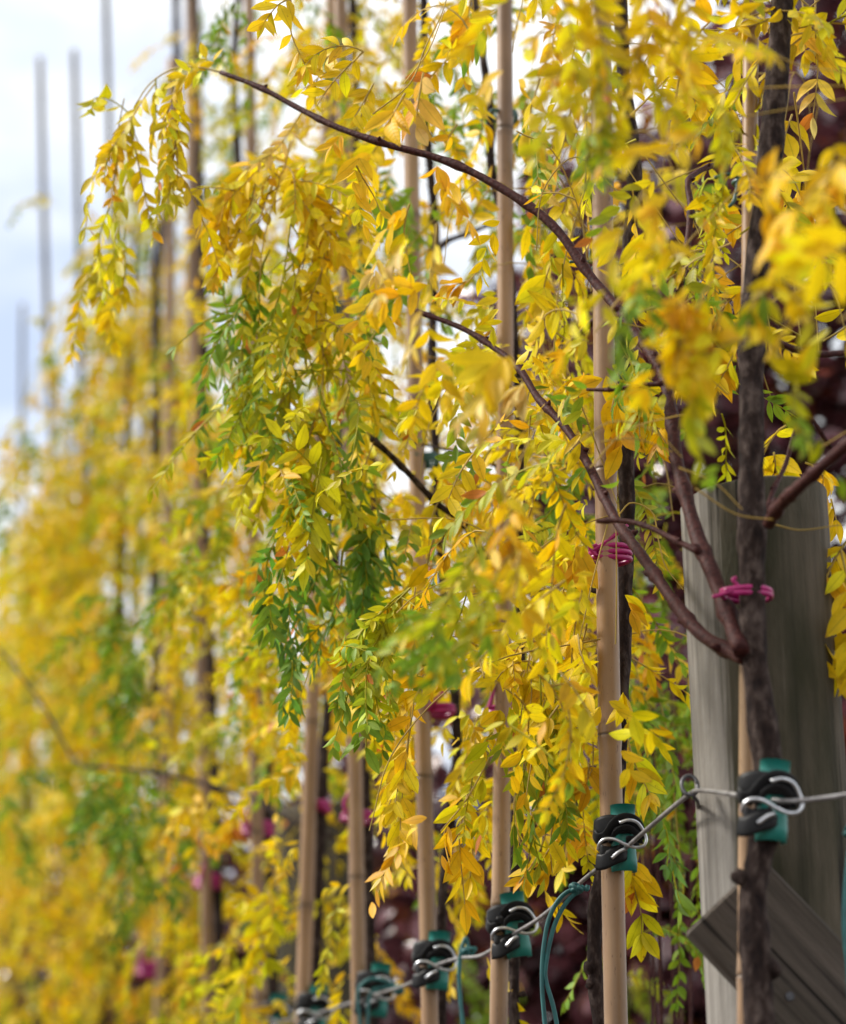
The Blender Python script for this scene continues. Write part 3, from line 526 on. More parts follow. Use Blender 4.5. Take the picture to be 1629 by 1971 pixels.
# ------------------------------------------------------------ the rest of the row's foliage: 16 x 19 cells of the view, colour and leafiness
COL = '''
yyyylgyyygyyyyyy
yyyllgyyygyyllyy
yyylllyyggyylgyy
yylygyyygggyylyy
yyylyyyygyylylyy
yyyyyllygylyygyy
yyyylgyygyylgyyg
yyygyggyyyygggyy
yyyyllyyyyyglgyy
yyllyllyyyyyggyy
yylylgggyyyygggg
yygyyygyyyyyggg.
yygyygyyyyyygg..
yygylgyyyyyygg..
ggyyyyylyyygg...
yyggyyylyyygg...
yyygyylyyyyyg...
yylyyyylyyyyg...
yyyylyyyyyyy....'''.split()
DEN = '''
0002578655333333
0001466643333221
0012456554222210
0012467654332210
0123577664332211
0134688765442211
0135688777543211
0235688887543211
0346688887653120
0356778887765110
0456888887773110
0456888788763100
0455888787762100
0455776676642000
0455544444421100
0455443442210000
0455443331100000
0455443010000000
0455443000000000'''.split()
def rowY(px): return .6634 / max(.085, (px - 814) / 4550 + .243)
for rI in range(19):
    for cI in range(16):
        dn = int(DEN[rI][cI]); ch = COL[rI][cI]
        if dn == 0 or ch == '.': continue
        cnt = rng.poisson(dn * (.95 if rI < 6 else 1.15) * max(1., rowY((cI + .5) * W / 16) / 2.6) ** 1.3)
        for _ in range(cnt):
            px = (cI + rng.random()) * W / 16; py = (rI + rng.random()) * H / 19 - 25
            sl_ = (px - 814) / 4550 + .243
            Y = rowY(px) + float(np.clip(rng.normal(.03, .13), -.26, .36)) / max(sl_, .11)
            if px > 1200 and py > 900: Y = rng.uniform(2.4, 3.3)
            Y = min(max(Y, 1.75, rowY(px) * .8), 5.4)
            code = ch if rng.random() < .62 else rng.choice(list('yyylgo'))
            code = code + (code if rng.random() < .6 else rng.choice(list('ylg')))
            qz = rng.choice(['s', 'm', 'L'], p=[.25, .5, .25]) if code[0] in 'yo' else rng.choice(['s', 'm'])
            if px > 1200 and py > 900: qz = 's'
            ll, ww, _n = size(qz); base = P(px, py, Y)
            a = nrm([rng.normal(-.25, .9), rng.normal(0, .7), rng.normal(-.05, .55)]); lf = rng.uniform(.08, .16)
            frond(crown_of(base), base, a, lf, max(3, int(lf / (ll * .56))), ll * rng.uniform(.8, 1.1), ww, code, droop=rng.uniform(.6, 1.9))
# foliage of the same trees above the picture
KEEP_ON[0] = False
for j, Yt in enumerate(TREE_Y):
    for _ in range(70):
        z = rng.uniform(min(3.6, 1.2 + .525 * Yt + .12), 3.9)
        base = np.array([.2454 - .243 * (Yt - 1.72) + rng.normal(0, .17), Yt + rng.normal(0, .17), z]); ll, ww, _n = size(rng.choice(['s', 'm', 'L']))
        if pxof(base)[1] > -330: continue
        frond(crowns[j], base, nrm(rng.normal(0, 1, 3) * [.7, .7, .4]), .13, max(3, int(.13 / (ll * .56))), ll, ww, rng.choice(['yy', 'yl', 'll', 'lg', 'oy']), droop=1.4)

# ------------------------------------------------------------ bare leaf stalks
ST = [([(1186,1240),(1185,1120),(1186,1010)],1.99), ([(1150,1130),(1120,1290),(1165,1010)] and [(1165,1010),(1140,1120),(1115,1230)],2.0), ([(1190,990),(1215,968),(1250,985),(1268,1040),(1285,1090),(1312,1135)],1.98),
 ([(1070,640),(1110,760),(1150,880),(1195,980)],2.0), ([(1190,655),(1230,740),(1260,820),(1290,870)],1.9), ([(1135,540),(1125,430),(1128,300),(1130,190)],2.05), ([(1062,680),(1075,560),(1105,440),(1140,330)],2.05),
 ([(1000,1090),(1060,1040),(1110,1015),(1180,990)],2.02), ([(905,1150),(1010,1130),(1130,1075)],2.02), ([(760,1180),(800,1150),(860,1118),(920,1105)],2.05), ([(800,1175),(850,1155),(930,1140)],2.05), ([(750,1000),(880,1002),(1000,1060),(1110,1120)],2.1),
 ([(1140,900),(1200,830),(1300,800),(1360,790)],1.7), ([(1100,860),(1180,812),(1260,830),(1320,880)],1.65), ([(1150,850),(1220,845),(1290,870)],1.68), ([(870,1250),(900,1230),(960,1180)],2.05), ([(740,1560),(720,1620),(740,1690)] and [(850,1600),(900,1540),(950,1440),(1010,1290)],2.1),
 ([(900,545),(930,515),(960,480)],2.08), ([(720,220),(780,160),(820,90),(850,20),(870,-40)],1.85), ([(780,160),(820,100),(860,20)],1.87), ([(1005,0),(990,60),(985,100)],2.1), ([(905,0),(908,30)],2.1),
 ([(1170,250),(1220,340),(1260,400),(1310,470)],1.95), ([(1240,300),(1290,370),(1340,430),(1360,470)],1.92), ([(1150,640),(1210,560),(1280,510),(1350,440),(1430,350)],1.6), ([(1250,520),(1300,570),(1350,600),(1400,640)],1.8), ([(1190,620),(1260,640),(1340,700),(1400,760)],1.8),
 ([(1400,640),(1500,570),(1629,540)],1.6), ([(1240,500),(1290,500),(1380,560),(1420,600)],1.9), ([(1250,510),(1220,560),(1200,590)],1.95), ([(1440,60),(1520,120),(1629,140)],1.5), ([(1180,240),(1300,190),(1450,170),(1629,165)],1.5), ([(1180,260),(1400,230),(1629,190)],1.5),
 ([(500,310),(540,340),(570,380)],2.18), ([(560,270),(540,330),(505,470),(500,560)],2.18), ([(240,190),(225,260),(218,340)],2.2), ([(250,240),(268,290),(272,340)],2.22), ([(330,150),(342,240),(345,350)],2.14), ([(690,740),(740,880),(700,920)] and [(720,850),(700,900),(680,950)],2.25),
 ([(1490,1010),(1540,1020),(1629,1010)],1.75), ([(1340,940),(1420,990),(1490,1000)],1.65), ([(1310,900),(1370,930),(1430,980)],1.65), ([(1570,870),(1629,830)],1.6), ([(1180,1430),(1195,1330)] and [(1145,1400),(1142,1480),(1130,1500)],2.05), ([(1260,1300),(1290,1420),(1300,1560),(1310,1700)],2.4),
 ([(1000,1700),(1030,1650),(1060,1580)],2.15), ([(540,780),(600,700),(660,640)],2.2), ([(930,1050),(960,1000),(1000,880),(1040,790)],1.6)]
for pts, Y in ST:
    C = smooth_curve(pp([(x + rng.normal(0, 3), y) for x, y in pts], Y), 22); tube(crown_of(C[0]), C, np.linspace(.00075, .00050, 22), 5, np.array(PAL['p']) * rng.uniform(.6, .85), caps=False)
for _ in range(150):
    px, py = rng.uniform(480, 1629), rng.uniform(0, 1300); Y = rowY(px) + rng.normal(.1, .25)
    if Y < 1.75 or (px > 1230 and py > 800): continue
    a = P(px, py, Y); s = nrm([rng.normal(0, 1), rng.normal(0, .5), rng.normal(0, .5)]) * rng.uniform(.04, .12)
    C = smooth_curve([a, a + s + [0, 0, .02], a + s * 1.7 + [0, 0, -.02], a + s * 1.9 + [0, 0, -.08]], 16)
    if not clear(C).all(): continue
    tube(crown_of(a), C, np.linspace(.0008, .0005, 16), 4, np.array(PAL['p']) * rng.uniform(.5, .8), caps=False)
for j, r in enumerate(T):
    crowns[j].build('crown', M['leaf'], r)

# ------------------------------------------------------------ the row going on into the distance: whole crowns
def far_crown(seed, zlo, zhi, rad, shoots):
    global rng
    keep = rng; rng = np.random.default_rng(seed); m = MB(); tr = MB()
    tube(tr, smooth_curve([(0, 0, 0), (.01, 0, 1), (-.01, .01, 2), (0, 0, zhi - .1)], 30), np.linspace(.014, .006, 30), 8, jit=.05)
    base = rng.choice(list('yyo'))
    for i in range(shoots):
        z = zlo + (zhi - zlo) * rng.random() ** 1.35; f = 1 if z < zhi - .5 else max(.12, (zhi - z) / .5)
        az = rng.uniform(0, 2 * math.pi); rr = rad * f * rng.uniform(.25, 1)
        p = np.array([rr * math.cos(az), rr * math.sin(az), z]); o = nrm([math.cos(az), math.sin(az), 0])
        L_ = rng.uniform(.22, .5); C = smooth_curve([p - o * rr * .6 + [0, 0, -.02], p, p + o * .05 + [0, 0, -L_ * .5], p + o * .04 + [0, 0, -L_]], 12)
        tube(m, C, np.linspace(.0014, .0008, 12), 3, np.array(PAL['l']) * .6, caps=False)
        code = rng.choice(['yy', 'yo', 'yl', 'll', 'lg', 'gg'], p={3: [.48, .22, .16, .06, .04, .04], 4: [.22, .06, .22, .2, .14, .16], 5: [.40, .10, .22, .12, .08, .08]}[seed])
        for q in range(5):
            j = int(rng.integers(2, 12)); j = min(j, 11); ll, ww, _n = size(rng.choice(['m', 'L']))
            lf = rng.uniform(.09, .16); frond(m, C[j], nrm(o * rng.uniform(-.2, .8) + rng.normal(0, .5, 3) + [0, 0, -.5]), lf, max(3, int(lf / (ll * .7))), ll * 1.1, ww * 1.15, code, droop=1.6)
    rng = keep; return m, tr
KEEP_ON[0] = False
def plant_far(Y, src, label, dx=0):
    x = .2454 - .243 * (Y - 1.72) + dx
    r = thing('young_tree', label, 'tree', (x, Y, 0), 'young weeping trees tied along the wire')
    for o in src:
        c = o.copy(); SC.collection.objects.link(c); c.parent = r; c.rotation_euler = (0, 0, random.uniform(0, 6.28)) if o.name.startswith('crown') else (0, 0, 0)
        if o.name.startswith('crown'): c.scale = (random.uniform(.9, 1.1),) * 2 + (random.uniform(.95, 1.03),)
    return r
protos = []
for sd in (3, 4, 5):
    m, tr = far_crown(sd, 1.10, 3.95, .29, 100)
    r = thing('young_tree', '', 'tree', (0, 0, 0), 'young weeping trees tied along the wire')
    protos.append((r, m.build('crown', M['leaf'], r), tr.build('trunk', M['bark'], r)))
ORD = ['tenth', 'eleventh', 'twelfth', 'thirteenth', 'fourteenth', 'fifteenth', 'sixteenth', 'seventeenth', 'eighteenth', 'nineteenth', 'twentieth', 'twenty-first', 'twenty-second']
Yv = 5.45
for i in range(13):
    lab = 'blurred golden tree at the left, %s along the row counted from the big timber post' % ORD[i]
    dx = random.uniform(-.06, .06)
    if i < 3:
        r = protos[i][0]; r.location = (.2454 - .243 * (Yv - 1.72) + dx, Yv, 0); r['label'] = lab
    else: plant_far(Yv, protos[i % 3][1:], lab, dx)
    Yv += .42 + .03 * i
# tall bare canes that stick out over the far crowns
cane('tall pale cane rising bare against the sky, leftmost tall one, dark lower half', 73, 112, 7.6, .0115, 5.35, mt='oldcane', grp='tall bare canes against the sky', yt=50, yb=1100)
cane('tall bare cane against the sky between two others, second from the left', 135, 158, 7.0, .0105, 5.05, mt='oldcane', grp='tall bare canes against the sky', yt=20, yb=900)
cane('tall bare cane against the sky just left of the arching branch tip', 208, 226, 6.4, .0100, 5.1, mt='oldcane', grp='tall bare canes against the sky', yt=0, yb=1100)
cane('short very pale cane at the far left edge, lower than the other bare canes', 42, 44, 11.0, .0120, 5.85, mt='oldcane', grp='tall bare canes against the sky', yt=590, yb=1100)

# ------------------------------------------------------------ timber posts and the brace
def post(label, Y, xt, xb, ytop, r, slant=.03, grp=None, lit_left=1):
    a, b = P(xt, ytop, Y), P(xb, 1971, Y); d = (a - b) / (a[2] - b[2]); p0 = b - d * b[2]; m = MB(); k = 56; V = []; rows = 60
    th = np.linspace(0, 2 * math.pi, k, endpoint=False); zt = a[2]
    wob = 1 + .018 * np.sin(th * 3 + 1) + .012 * np.sin(th * 7)
    for i in range(rows + 3):
        if i <= rows: z = zt * i / rows - .0; f = 1.; dz = 0
        elif i == rows + 1: f = .955
        else: f = .90
        zz = zt * min(i, rows) / rows
        c = p0 + d * zz; hh = slant * r * (np.cos(th - .3)) * (i >= rows)
        V.append(np.stack([c[0] + np.cos(th) * r * wob * f, c[1] + np.sin(th) * r * wob * f, np.full(k, c[2] + (0, .0025, .0035)[max(0, i - rows)]) + hh * f], 1))
    n = rows + 3; V = np.vstack([np.concatenate(V), [[p0[0] + d[0] * zt, p0[1] + d[1] * zt, zt + .0038]]]); F = []
    for i in range(n - 1):
        for j in range(k): p, q = i * k + j, i * k + (j + 1) % k; F += [(p, q, p + k), (q, q + k, p + k)]
    for j in range(k): F.append(((n - 1) * k + j, (n - 1) * k + (j + 1) % k, n * k))
    sv = np.clip((-np.cos(th + .15) - .30) / .45, 0, 1); sv = .5 + .5 * lit_left * sv * sv * (3 - 2 * sv); Cc = np.r_[np.tile(sv, n), .5]  # light from the left painted into the colour as a pale bleached strip
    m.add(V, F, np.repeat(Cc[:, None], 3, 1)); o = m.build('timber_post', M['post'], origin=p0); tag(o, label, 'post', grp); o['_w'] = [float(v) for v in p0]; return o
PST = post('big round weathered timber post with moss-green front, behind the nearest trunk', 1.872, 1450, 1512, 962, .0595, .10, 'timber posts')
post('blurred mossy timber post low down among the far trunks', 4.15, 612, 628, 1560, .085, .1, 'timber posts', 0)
# sheltered screw eye on the post that carries the wire
eye = MB(); e0 = P(1328, 1512, 1.835); th = np.linspace(.2, 2 * math.pi + .1, 26)
tube(eye, [e0 + np.array([math.cos(t) * .0062, .004 * math.sin(t), math.sin(t) * .0085]) for t in th], .0016, 7)
tube(eye, [e0 + np.array([.003, .003, -.008]), e0 + np.array([.007, .012, -.010]), e0 + np.array([.012, .05, -.010])], .0016, 7)
eye.build('screw_eye', M['iron'], PST)
# brace board nailed across the post
bo = MB(); c0, c1, c2 = P(1322, 1792, 1.79), P(1487, 1668, 1.79), P(1500, 2000, 1.79)
ax = nrm(P(1488, 1968, 1.79) - c0); up_ = c1 - c0; up_ = up_ - ax * (ax @ up_); wv = up_
Lb = .62; ny = nrm(np.cross(ax, wv)); ny = ny * (1 if ny[1] > 0 else -1)
# bevelled long box with local grain along z: built upright, then turned
def board(name, O, ax, wv, th_, Lb, label):
    w = np.linalg.norm(wv); wx = wv / w; nz_ = np.cross(ax, wx); m = MB(); pr = []
    bev = .0025; T2 = th_
    for (x, y) in ((bev, 0), (w - bev, 0), (w, bev), (w, T2 - bev), (w - bev, T2), (bev, T2), (0, T2 - bev), (0, bev)): pr.append((x, y))
    pr = np.array(pr); n = 30; V = []
    for i in range(n):
        z = Lb * i / (n - 1); e = .0 if 0 < i < n - 1 else bev
        sc = np.array([(x - w / 2) * (1 - 2 * e / w) + w / 2 for x, y in pr]); sy = np.array([(y - T2 / 2) * (1 - 2 * e / T2) + T2 / 2 for x, y in pr])
        zz = z + (0 if 0 < i < n - 1 else 0)
        if i == 1: zz = bev
        V.append(np.stack([sc, sy, np.full(8, zz)], 1))
    V = np.concatenate(V); F = []
    for i in range(n - 1):
        for j in range(8): p, q = i * 8 + j, i * 8 + (j + 1) % 8; F += [(p, q, p + 8), (q, q + 8, p + 8)]
    for j in range(1, 7): F += [(0, j + 1, j), ((n - 1) * 8, (n - 1) * 8 + j, (n - 1) * 8 + j + 1)]
    m.add(V, F)
    o = m.build(name, M['board'], smooth=False)
    for (a_, b_) in ((w * .28, .085), (w * .70, .115)):                 # two rusty nail heads
        q = MB(); th = np.linspace(0, 2 * math.pi, 12, endpoint=False); zf = -.0012 if s_ > 0 else T2 + .0012; zb = zf + (.002 if s_ > 0 else -.002)
        VV = [(a_ + .0032 * math.cos(t), zf, b_ + .0032 * math.sin(t)) for t in th] + [(a_ + .0036 * math.cos(t), zb, b_ + .0036 * math.sin(t)) for t in th] + [(a_, zf, b_)]
        q.add(VV, [f for i in range(12) for f in ((24, i, (i + 1) % 12), (i, 12 + i, (i + 1) % 12), ((i + 1) % 12, 12 + i, 12 + (i + 1) % 12))]); q.build('nail', M['iron'], smooth=False).parent = o
    from mathutils import Matrix
    R = Matrix(((wx[0], nz_[0], ax[0], O[0]), (wx[1], nz_[1], ax[1], O[1]), (wx[2], nz_[2], ax[2], O[2]), (0, 0, 0, 1)))
    o.matrix_world = R; tag(o, label, 'board'); return o
nzt = np.cross(ax, nrm(wv)); s_ = 1 if nzt[1] > 0 else -1
Ob = c0 if s_ > 0 else c0 + np.array([0, .022, 0])
board('brace_board', Ob, ax, wv, .022, Lb, 'grey weathered board slanting down to the right across the big post')

# ------------------------------------------------------------ support wire
CL = [(1478, 1545, 1.72), (1192, 1617, 2.03), (985, 1785, 2.39), (836, 1852, 2.67), (722, 1908, 3.04), (606, 1946, 3.38), (532, 1960, 3.76)]
wp = [P(1760, 1505, 1.66), P(1629, 1530, 1.675), P(1540, 1541, 1.69), P(1480, 1540, 1.705), P(1400, 1527, 1.76), P(1340, 1522, 1.828), P(1330, 1527, 1.838), P(1310, 1542, 1.86), P(1245, 1597, 1.97), P(1190, 1645, 2.02), P(1140, 1680, 2.09), P(1035, 1770, 2.30), P(985, 1800, 2.37),
      P(930, 1838, 2.47), P(880, 1845, 2.58), P(836, 1860, 2.65), P(795, 1890, 2.78), P(722, 1915, 3.0), P(606, 1952, 3.34), P(532, 1968, 3.7), P(440, 1990, 4.25)]
wf = wp[-1]; wp += [np.array([.2454 - .243 * (y - 1.72), y, wf[2] + .0]) for y in (5.2, 7, 10, 13)]
m = MB(); tube(m, smooth_curve(wp, 220), .0019, 8); tag(m.build('support_wire', M['wire'], origin=wp[0]), 'long dull steel wire running from clamp to clamp and through the eye on the post', 'wire')

# ------------------------------------------------------------ tree clamps: teal sleeve, black strap, S hook
def loc(c, pts, k):   # px offsets (right, down, towards camera) -> world
    return [c + np.array([p[0], -(p[2] if len(p) > 2 else 0), -p[1]]) * k for p in pts]
def clamp(i, label, kk=1.0, rot=0):
    x, y, Y = CL[i]; c = P(x, y, Y - .012); r = thing('tree_clamp', label, 'clamp', c, 'clamps fixing the canes to the wire'); k = .000437 * kk
    def Rt(pts):
        ca, sa = math.cos(rot), math.sin(rot); return [((p[0] * ca - p[1] * sa), (p[0] * sa + p[1] * ca)) + tuple(p[2:]) for p in pts]
    # sleeve: split tube of soft plastic, open at the back
    m = MB(); V = []; F = []; nn = 15; rs = 25
    for lay, rad in ((0, rs), (1, rs - 4)):
        for zi in range(7):
            for a in np.linspace(math.radians(-35), math.radians(215), nn):
                fl = 1 + .05 * math.sin(zi * 2.1 + a * 2)
                V.append(Rt([(9 + rad * math.cos(a) * fl, 62 - zi * 22, rad * math.sin(a) * .85 - 6)])[0])
    h = 7 * nn
    for zi in range(6):
        for j in range(nn - 1):
            p = zi * nn + j; F += [(p, p + 1, p + nn), (p + 1, p + nn + 1, p + nn)]; q = p + h; F += [(q, q + nn, q + 1), (q + 1, q + nn, q + nn + 1)]
    for j in range(nn - 1):
        for b_ in (0, 6 * nn): F += [(b_ + j, b_ + j + h, b_ + j + 1), (b_ + j + 1, b_ + j + h, b_ + j + 1 + h)]
    for zi in range(6):
        for b_ in (0, nn - 1): p = zi * nn + b_; F += [(p, p + nn, p + h), (p + nn, p + nn + h, p + h)]
    m.add(loc(c, V, k), F); m.build('sleeve', M['teal'], r)
    m = MB()
    def rib(pts, wpx, tpx=2.2, ref=(0, 0, 1), n=26): tube(m, smooth_curve(loc(c, Rt(pts), k), n), tpx * k, 10, ref=ref, flat=wpx / tpx)
    rib([(30, -22, -20), (22, -28, 14), (0, -26, 26), (-24, -28, 22), (-44, -22, 8), (-46, -18, -14), (-20, -14, -24)], 19)
    rib([(-50, -12, 6), (-44, 0, 18), (-28, -2, 24), (-14, -22, 28), (4, -36, 32), (26, -34, 28), (38, -18, 20), (34, 2, 14), (12, 6, 18)], 12, ref=(0, -.5, 1))
    rib([(-20, 10, 22), (-8, -10, 30), (14, -18, 34), (34, -4, 30), (40, 10, 22)], 9, ref=(0, -.8, .6))
    rib([(-46, 44, 6), (-34, 46, 20), (-12, 36, 26), (2, 30, 22), (10, 20, 16)], 17)
    rib([(-40, 14, 6), (-34, 24, 20), (-20, 26, 22), (0, 22, 18)], 10)
    m.build('rubber_strap', M['rubber'], r)
    m = MB()
    def wire(pts, n=60, rad=3.2): tube(m, smooth_curve(loc(c, Rt(pts), k), n), rad * k, 10)
    wire([(-2, -26, 44), (14, -31, 46), (32, -27, 44), (45, -10, 38), (50, 6, 36), (44, 18, 38), (28, 22, 42), (8, 16, 44), (-14, 6, 44), (-32, 6, 42), (-42, 14, 36), (-44, 24, 28)])
    wire([(-18, 42, 36), (-4, 30, 38), (8, 24, 38)], 12, 3.6)
    m.build('s_hook', M['zinc'], r); return r
CLAB = ['large tree clamp on the nearest trunk in front of the big post, teal sleeve tilted', 'sharpest tree clamp, on the thick bamboo cane left of the big post',
        'tree clamp with tall teal sleeve on the cane with the red-brown stain', 'tree clamp between the hanging teal cord and the cord-wrapped clamp',
        'blurred tree clamp wrapped with green cord, left of the short hanging cord', 'blurred tree clamp at the bottom edge, right one of the last two', 'blurred tree clamp at the bottom edge, leftmost one']
for i in range(7): clamp(i, CLAB[i], (1.02, .98, 1.10, 1.10, 1.15, 1.2, 1.2)[i], (.10, 0, -.12, .05, .1, .05, -.05)[i])

# ------------------------------------------------------------ plastic ties
def tie(x, y, Y, wpx, mt, label, ends, grp, lx=0, turns=2, name='plant_tie', rad=4.2, tilt=0, tall=9):
    c = P(x, y, Y); k = Y / 4640.; m = MB()
    for t in range(turns):
        th = np.linspace(0, 2 * math.pi, 40); yy = (t - (turns - 1) / 2) * tall
        C = [c + np.array([math.cos(a) * wpx / 2 * k, -math.sin(a) * max(25, wpx * .37) * k, (-yy + tilt * math.cos(a) + 2 * math.sin(a * 2 + t)) * k]) for a in th]
        tube(m, C, rad * k, 8, ref=(0, 0, 1), flat=1.35)
    for e in ends:
        tube(m, smooth_curve(loc(c, [(q[0], q[1], q[2] if len(q) > 2 else 30) for q in e], k), 14), np.linspace(rad * 1.15, rad * .9, 14) * k, 8)
    tag(m.build(name, M[mt], origin=c), label, 'tie', grp)
G1 = 'magenta ties holding trunks to canes'; G2 = 'dark green ties round the upper canes'
tie(1437, 1144, 1.725, 100, 'pink', 'bright magenta tie round the nearest trunk, its end sticking out left past the branch', [[(-46, 0), (-20, -8), (-30, -22), (-22, -26)], [(-24, -2), (-50, 8), (-72, 14)]], G1, turns=2, tilt=-2)
tie(1175, 1068, 2.035, 82, 'pink', 'sharp magenta tie round the thick cane and its trunk, one end pointing up left', [[(-30, 12), (-40, -2), (-48, -16), (-54, -30)], [(-44, -10), (-38, -8), (-28, -12)], [(-40, 2), (-15, -14), (10, -34), (34, -54)]], G1, turns=3, tall=11)
tie(966, 1368, 2.40, 62, 'pink', 'magenta tie partly hidden behind the lime leaves on the stained cane', [[(-26, 4), (-20, -20), (-12, -62)], [(-22, 10), (-18, 24)]], G1, tilt=2)
tie(843, 1368, 2.68, 64, 'pink', 'magenta tie with its end raised to the right, behind the hanging gold leaves', [[(-22, 6), (0, -18), (26, -48)]], G1)
tie(688, 1574, 3.06, 60, 'pink', 'magenta tie with upright curled end, on the cane with straight dark trunk', [[(-18, 0), (-24, -20), (-16, -44), (-8, -56)]], G1)
tie(610, 1554, 3.40, 50, 'pink', 'small dull magenta tie on the leaning cane', [[(10, 0), (22, 12), (28, 18)]], G1)
tie(495, 1598, 3.78, 60, 'pink', 'wide blurred magenta tie left of the leaning cane', [[(-18, 0), (-24, -20), (-16, -34)]], G1, turns=3)
tie(400, 1700, 4.32, 48, 'pink', 'blurred magenta tie with a raised end on the cane below the dark green leaves', [[(-10, 0), (-8, -22), (0, -40)]], G1, turns=3)
tie(292, 1868, 4.97, 52, 'pink', 'lowest and most blurred magenta tie, bottom left', [[(-12, 0), (-18, -22), (-14, -44)]], G1, turns=3)
tie(974, 226, 2.40, 46, 'gtie', 'dark green tie above the ring of the second clear cane, top middle', [[(-16, 0), (-28, -2), (-34, 4)]], G2, tall=7)
tie(1176, 518, 2.045, 78, 'gtie', 'thin dark green tie where the long red branch crosses the thick cane', [[(-36, -2), (-60, -4), (-88, -3)], [(-36, 0), (-44, -10), (-44, -32)]], G2, turns=1, rad=3.4)
tie(1445, 352, 1.73, 74, 'gtie', 'dark green tie with long ends on the nearest trunk, upper right', [[(-30, 0), (-50, -6), (-80, 2)], [(-28, 2), (-34, 30), (-42, 58), (-52, 70)]], G2, turns=1, rad=4)
tie(820, 886, 2.68, 48, 'gtie', 'dark green tie round the fourth cane at mid height', [[(-14, 0), (-24, -4)]], G2, tall=7)
tie(653, 596, 3.05, 42, 'gtie', 'blurred dark green tie high on the fifth cane', [[(-10, 0), (-22, 2)]], G2, tall=6)

# ------------------------------------------------------------ cords hanging from the wire
def cord(label, runs, Y, knot, r=.0020):
    m = MB(); C0 = P(*knot, Y)
    for pts in runs: tube(m, smooth_curve(pp(pts, Y), 60), r, 9)
    for q in range(3):
        th = np.linspace(0, 2 * math.pi, 22); ax_ = nrm(rng.normal(0, 1, 3)); a, b = frame(ax_)
        tube(m, [C0 + ax_ * (q - 1) * .003 + (a * math.cos(t) + b * math.sin(t)) * .0042 for t in th], r * .95, 8)
    tag(m.build('hanging_cord', M['cord'], origin=C0), label, 'cord', 'teal cords knotted to the wire')
cord('doubled teal cord knotted to the wire beside the thick cane, hanging to the bottom edge', [[(1118, 1706), (1085, 1722), (1060, 1760), (1046, 1830), (1044, 1900), (1050, 1980), (1056, 2080)], [(1118, 1710), (1092, 1735), (1068, 1780), (1052, 1850), (1050, 1880), (1066, 1940), (1076, 2000), (1078, 2080)], [(1118, 1706), (1130, 1712), (1132, 1704)]], 2.11, (1110, 1708))
cord('short teal cord looped over the wire between two clamps', [[(902, 1828), (897, 1806), (888, 1830), (884, 1870), (886, 1920), (894, 2000), (896, 2060)], [(902, 1828), (915, 1826), (908, 1836), (890, 1838)]], 2.56, (900, 1832), .0022)
cord('thin teal cord wrapped along the wire at the blurred clamp', [[(775, 1905), (740, 1888), (712, 1885), (690, 1905), (694, 1980), (690, 2050)], [(775, 1905), (745, 1900), (716, 1910), (708, 1960), (710, 2050)]], 2.95, (768, 1905), .0022)
cord('sliver of teal cord at the right edge in front of the big post', [[(1640, 1600), (1629, 1700), (1626, 1780), (1634, 1880), (1640, 2000)]], 1.74, (1640, 1600), .0022)

# ------------------------------------------------------------ purple-leaved trees behind
def purple(label, x, Y, z0, z1, rad, n, seed, sparse=0):
    global rng
    keep = rng; rng = np.random.default_rng(seed); r = thing('purple_leaved_tree', label, 'tree', (x, Y, 0), 'dark purple-leaved trees behind the row')
    m = MB(); tube(m, smooth_curve([(x, Y, 0), (x + .02, Y, z1 * .4), (x - .02, Y, z1 * .95)], 24), np.linspace(.035, .008, 24), 9, jit=.05)
    O = []; D = []
    for i in range(46):
        z = z0 + (z1 - z0) * rng.random() * .92; az = rng.uniform(0, 6.28); f = math.sin(math.pi * min(1, (z - z0) / (z1 - z0) * .75 + .22)) ** .6
        o = np.array([math.cos(az), math.sin(az), 0]); e = np.array([x, Y, z]) + o * rad * f * rng.uniform(.6, 1.05) + [0, 0, rng.uniform(.05, .3)]
        C = smooth_curve([(x, Y, z - .1), (np.array([x, Y, z - .1]) + e) / 2 + [0, 0, -.03], e], 10); tube(m, C, np.linspace(.007, .002, 10), 5)
        for q in range(n // 46):
            t = rng.random() ** .6 * 9; j = min(int(t), 8); p = C[j] + (C[j + 1] - C[j]) * (t - j) + rng.normal(0, .075 * rad / .5, 3); O.append(p); D.append(nrm(o * .6 + rng.normal(0, .7, 3)))
    m.build('trunk', M['bark'], r); k = len(O); lm = MB()
    col = np.array([.115, .038, .050]) * np.exp(rng.normal(0, .35, (k, 1))); w = rng.random(k); col[w < .10] = [.16, .035, .02]; col[w > .965] = [.30, .12, .02]
    leaflets(lm, O, D, rng.normal(0, 1, (k, 3)) + [0, -.3, .8], rng.uniform(.045, .075, k), rng.uniform(.017, .027, k), col, rng.normal(.25, .2, k), rng.normal(.2, .25, k), rng.normal(0, .4, k))
    lm.build('crown', M['purple'], r); rng = keep
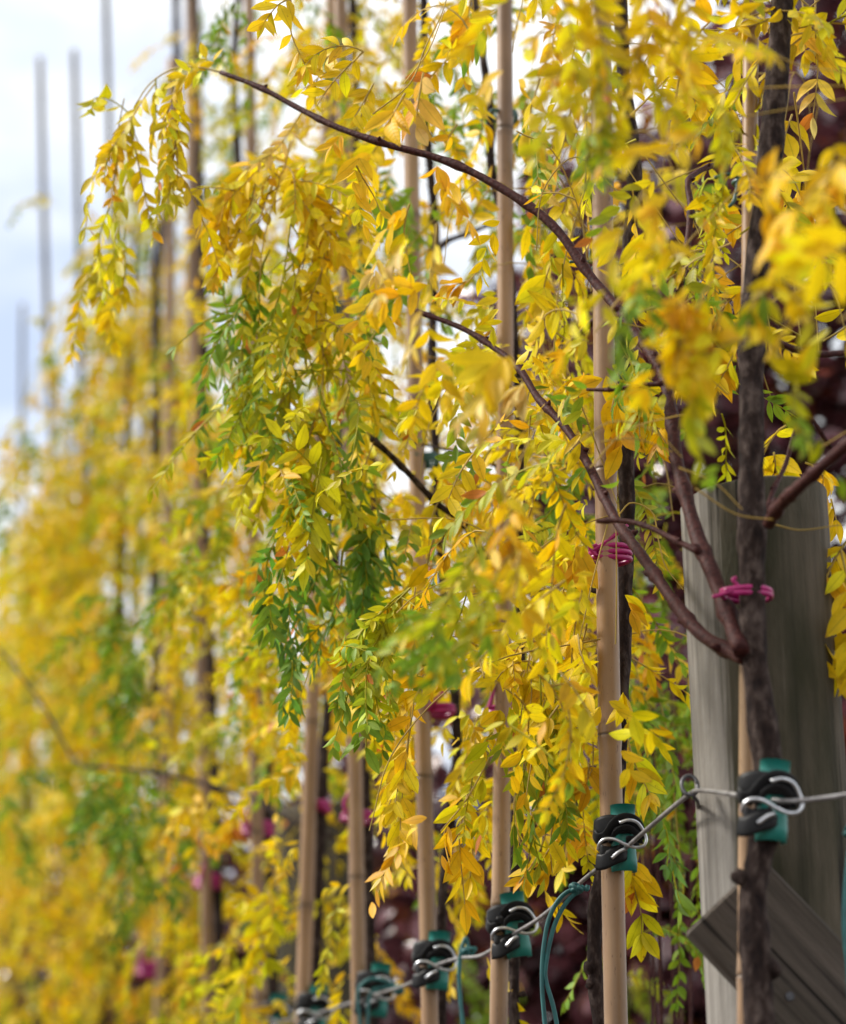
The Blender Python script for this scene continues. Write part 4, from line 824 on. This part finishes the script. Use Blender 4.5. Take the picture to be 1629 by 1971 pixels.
purple('tall dark purple tree at the right edge behind the big post', .98, 5.0, 1.2, 4.3, .74, 13000, 21)
purple('purple tree showing pale sky through it above the big post', .64, 5.6, 1.4, 4.1, .52, 7500, 22)
purple('broad purple tree low behind the gap between post and thick cane', .42, 4.9, .5, 2.35, .50, 4200, 23)
purple('low purple tree behind the stained cane and the hanging cord', .10, 5.2, .4, 2.25, .50, 4200, 24)
purple('purple tree low behind the leaves left of the leaning cane', -.80, 8.0, .5, 2.7, .75, 3600, 26)
purple('purple tree low behind the blurred trunks at the bottom left', -1.55, 10.5, .5, 3.2, 1.0, 3600, 27)
purple('purple tree at the far bottom left corner behind the golden row', -2.5, 13.0, .5, 3.8, 1.2, 3600, 28)
purple('low purple tree behind the cane with the straight dark trunk', -.28, 5.9, .4, 2.5, .50, 4200, 25)
# green undergrowth plant seen in the gap between cane and post
def shrub(label, pts, Y, seed, nfr):
    global rng
    keep = rng; rng = np.random.default_rng(seed); p = P(*pts[len(pts) // 2], Y); r = thing('leafy_shrub', label, 'shrub', (p[0], p[1], 0), 'green shrubs behind the row'); m = MB(); s = MB()
    for (x, y) in pts:
        e = P(x, y, Y + rng.normal(0, .1)); C = smooth_curve([(p[0] + rng.normal(0, .03), p[1], 0), (e + [p[0], p[1], 0]) / 2 + [0, 0, .2], e], 20); tube(s, C, np.linspace(.0032, .0012, 20), 5)
        for q in range(nfr):
            b = e + rng.normal(0, 1, 3) * [.05, .07, .07]; lf = rng.uniform(.08, .14); frond(m, b, nrm(rng.normal(0, .8, 3) + [0, 0, -.4]), lf, 9, .016, .0034, rng.choice(['gg', 'gk', 'lg', 'gg']), droop=1.3)
    s.build('stem', M['twig'], r); m.build('crown', M['leaf'], r); rng = keep
shrub('fine-leaved green shrub between the thick cane and the big post', [(1250, 1180), (1290, 1260), (1240, 1330), (1300, 1400), (1260, 1460), (1310, 1540), (1240, 1540), (1290, 1620), (1330, 1300)], 2.65, 31, 6)
shrub('green shrub low at the bottom between the far trunks', [(640, 1900), (900, 1930), (1230, 1900), (560, 1800)], 4.4, 32, 12)
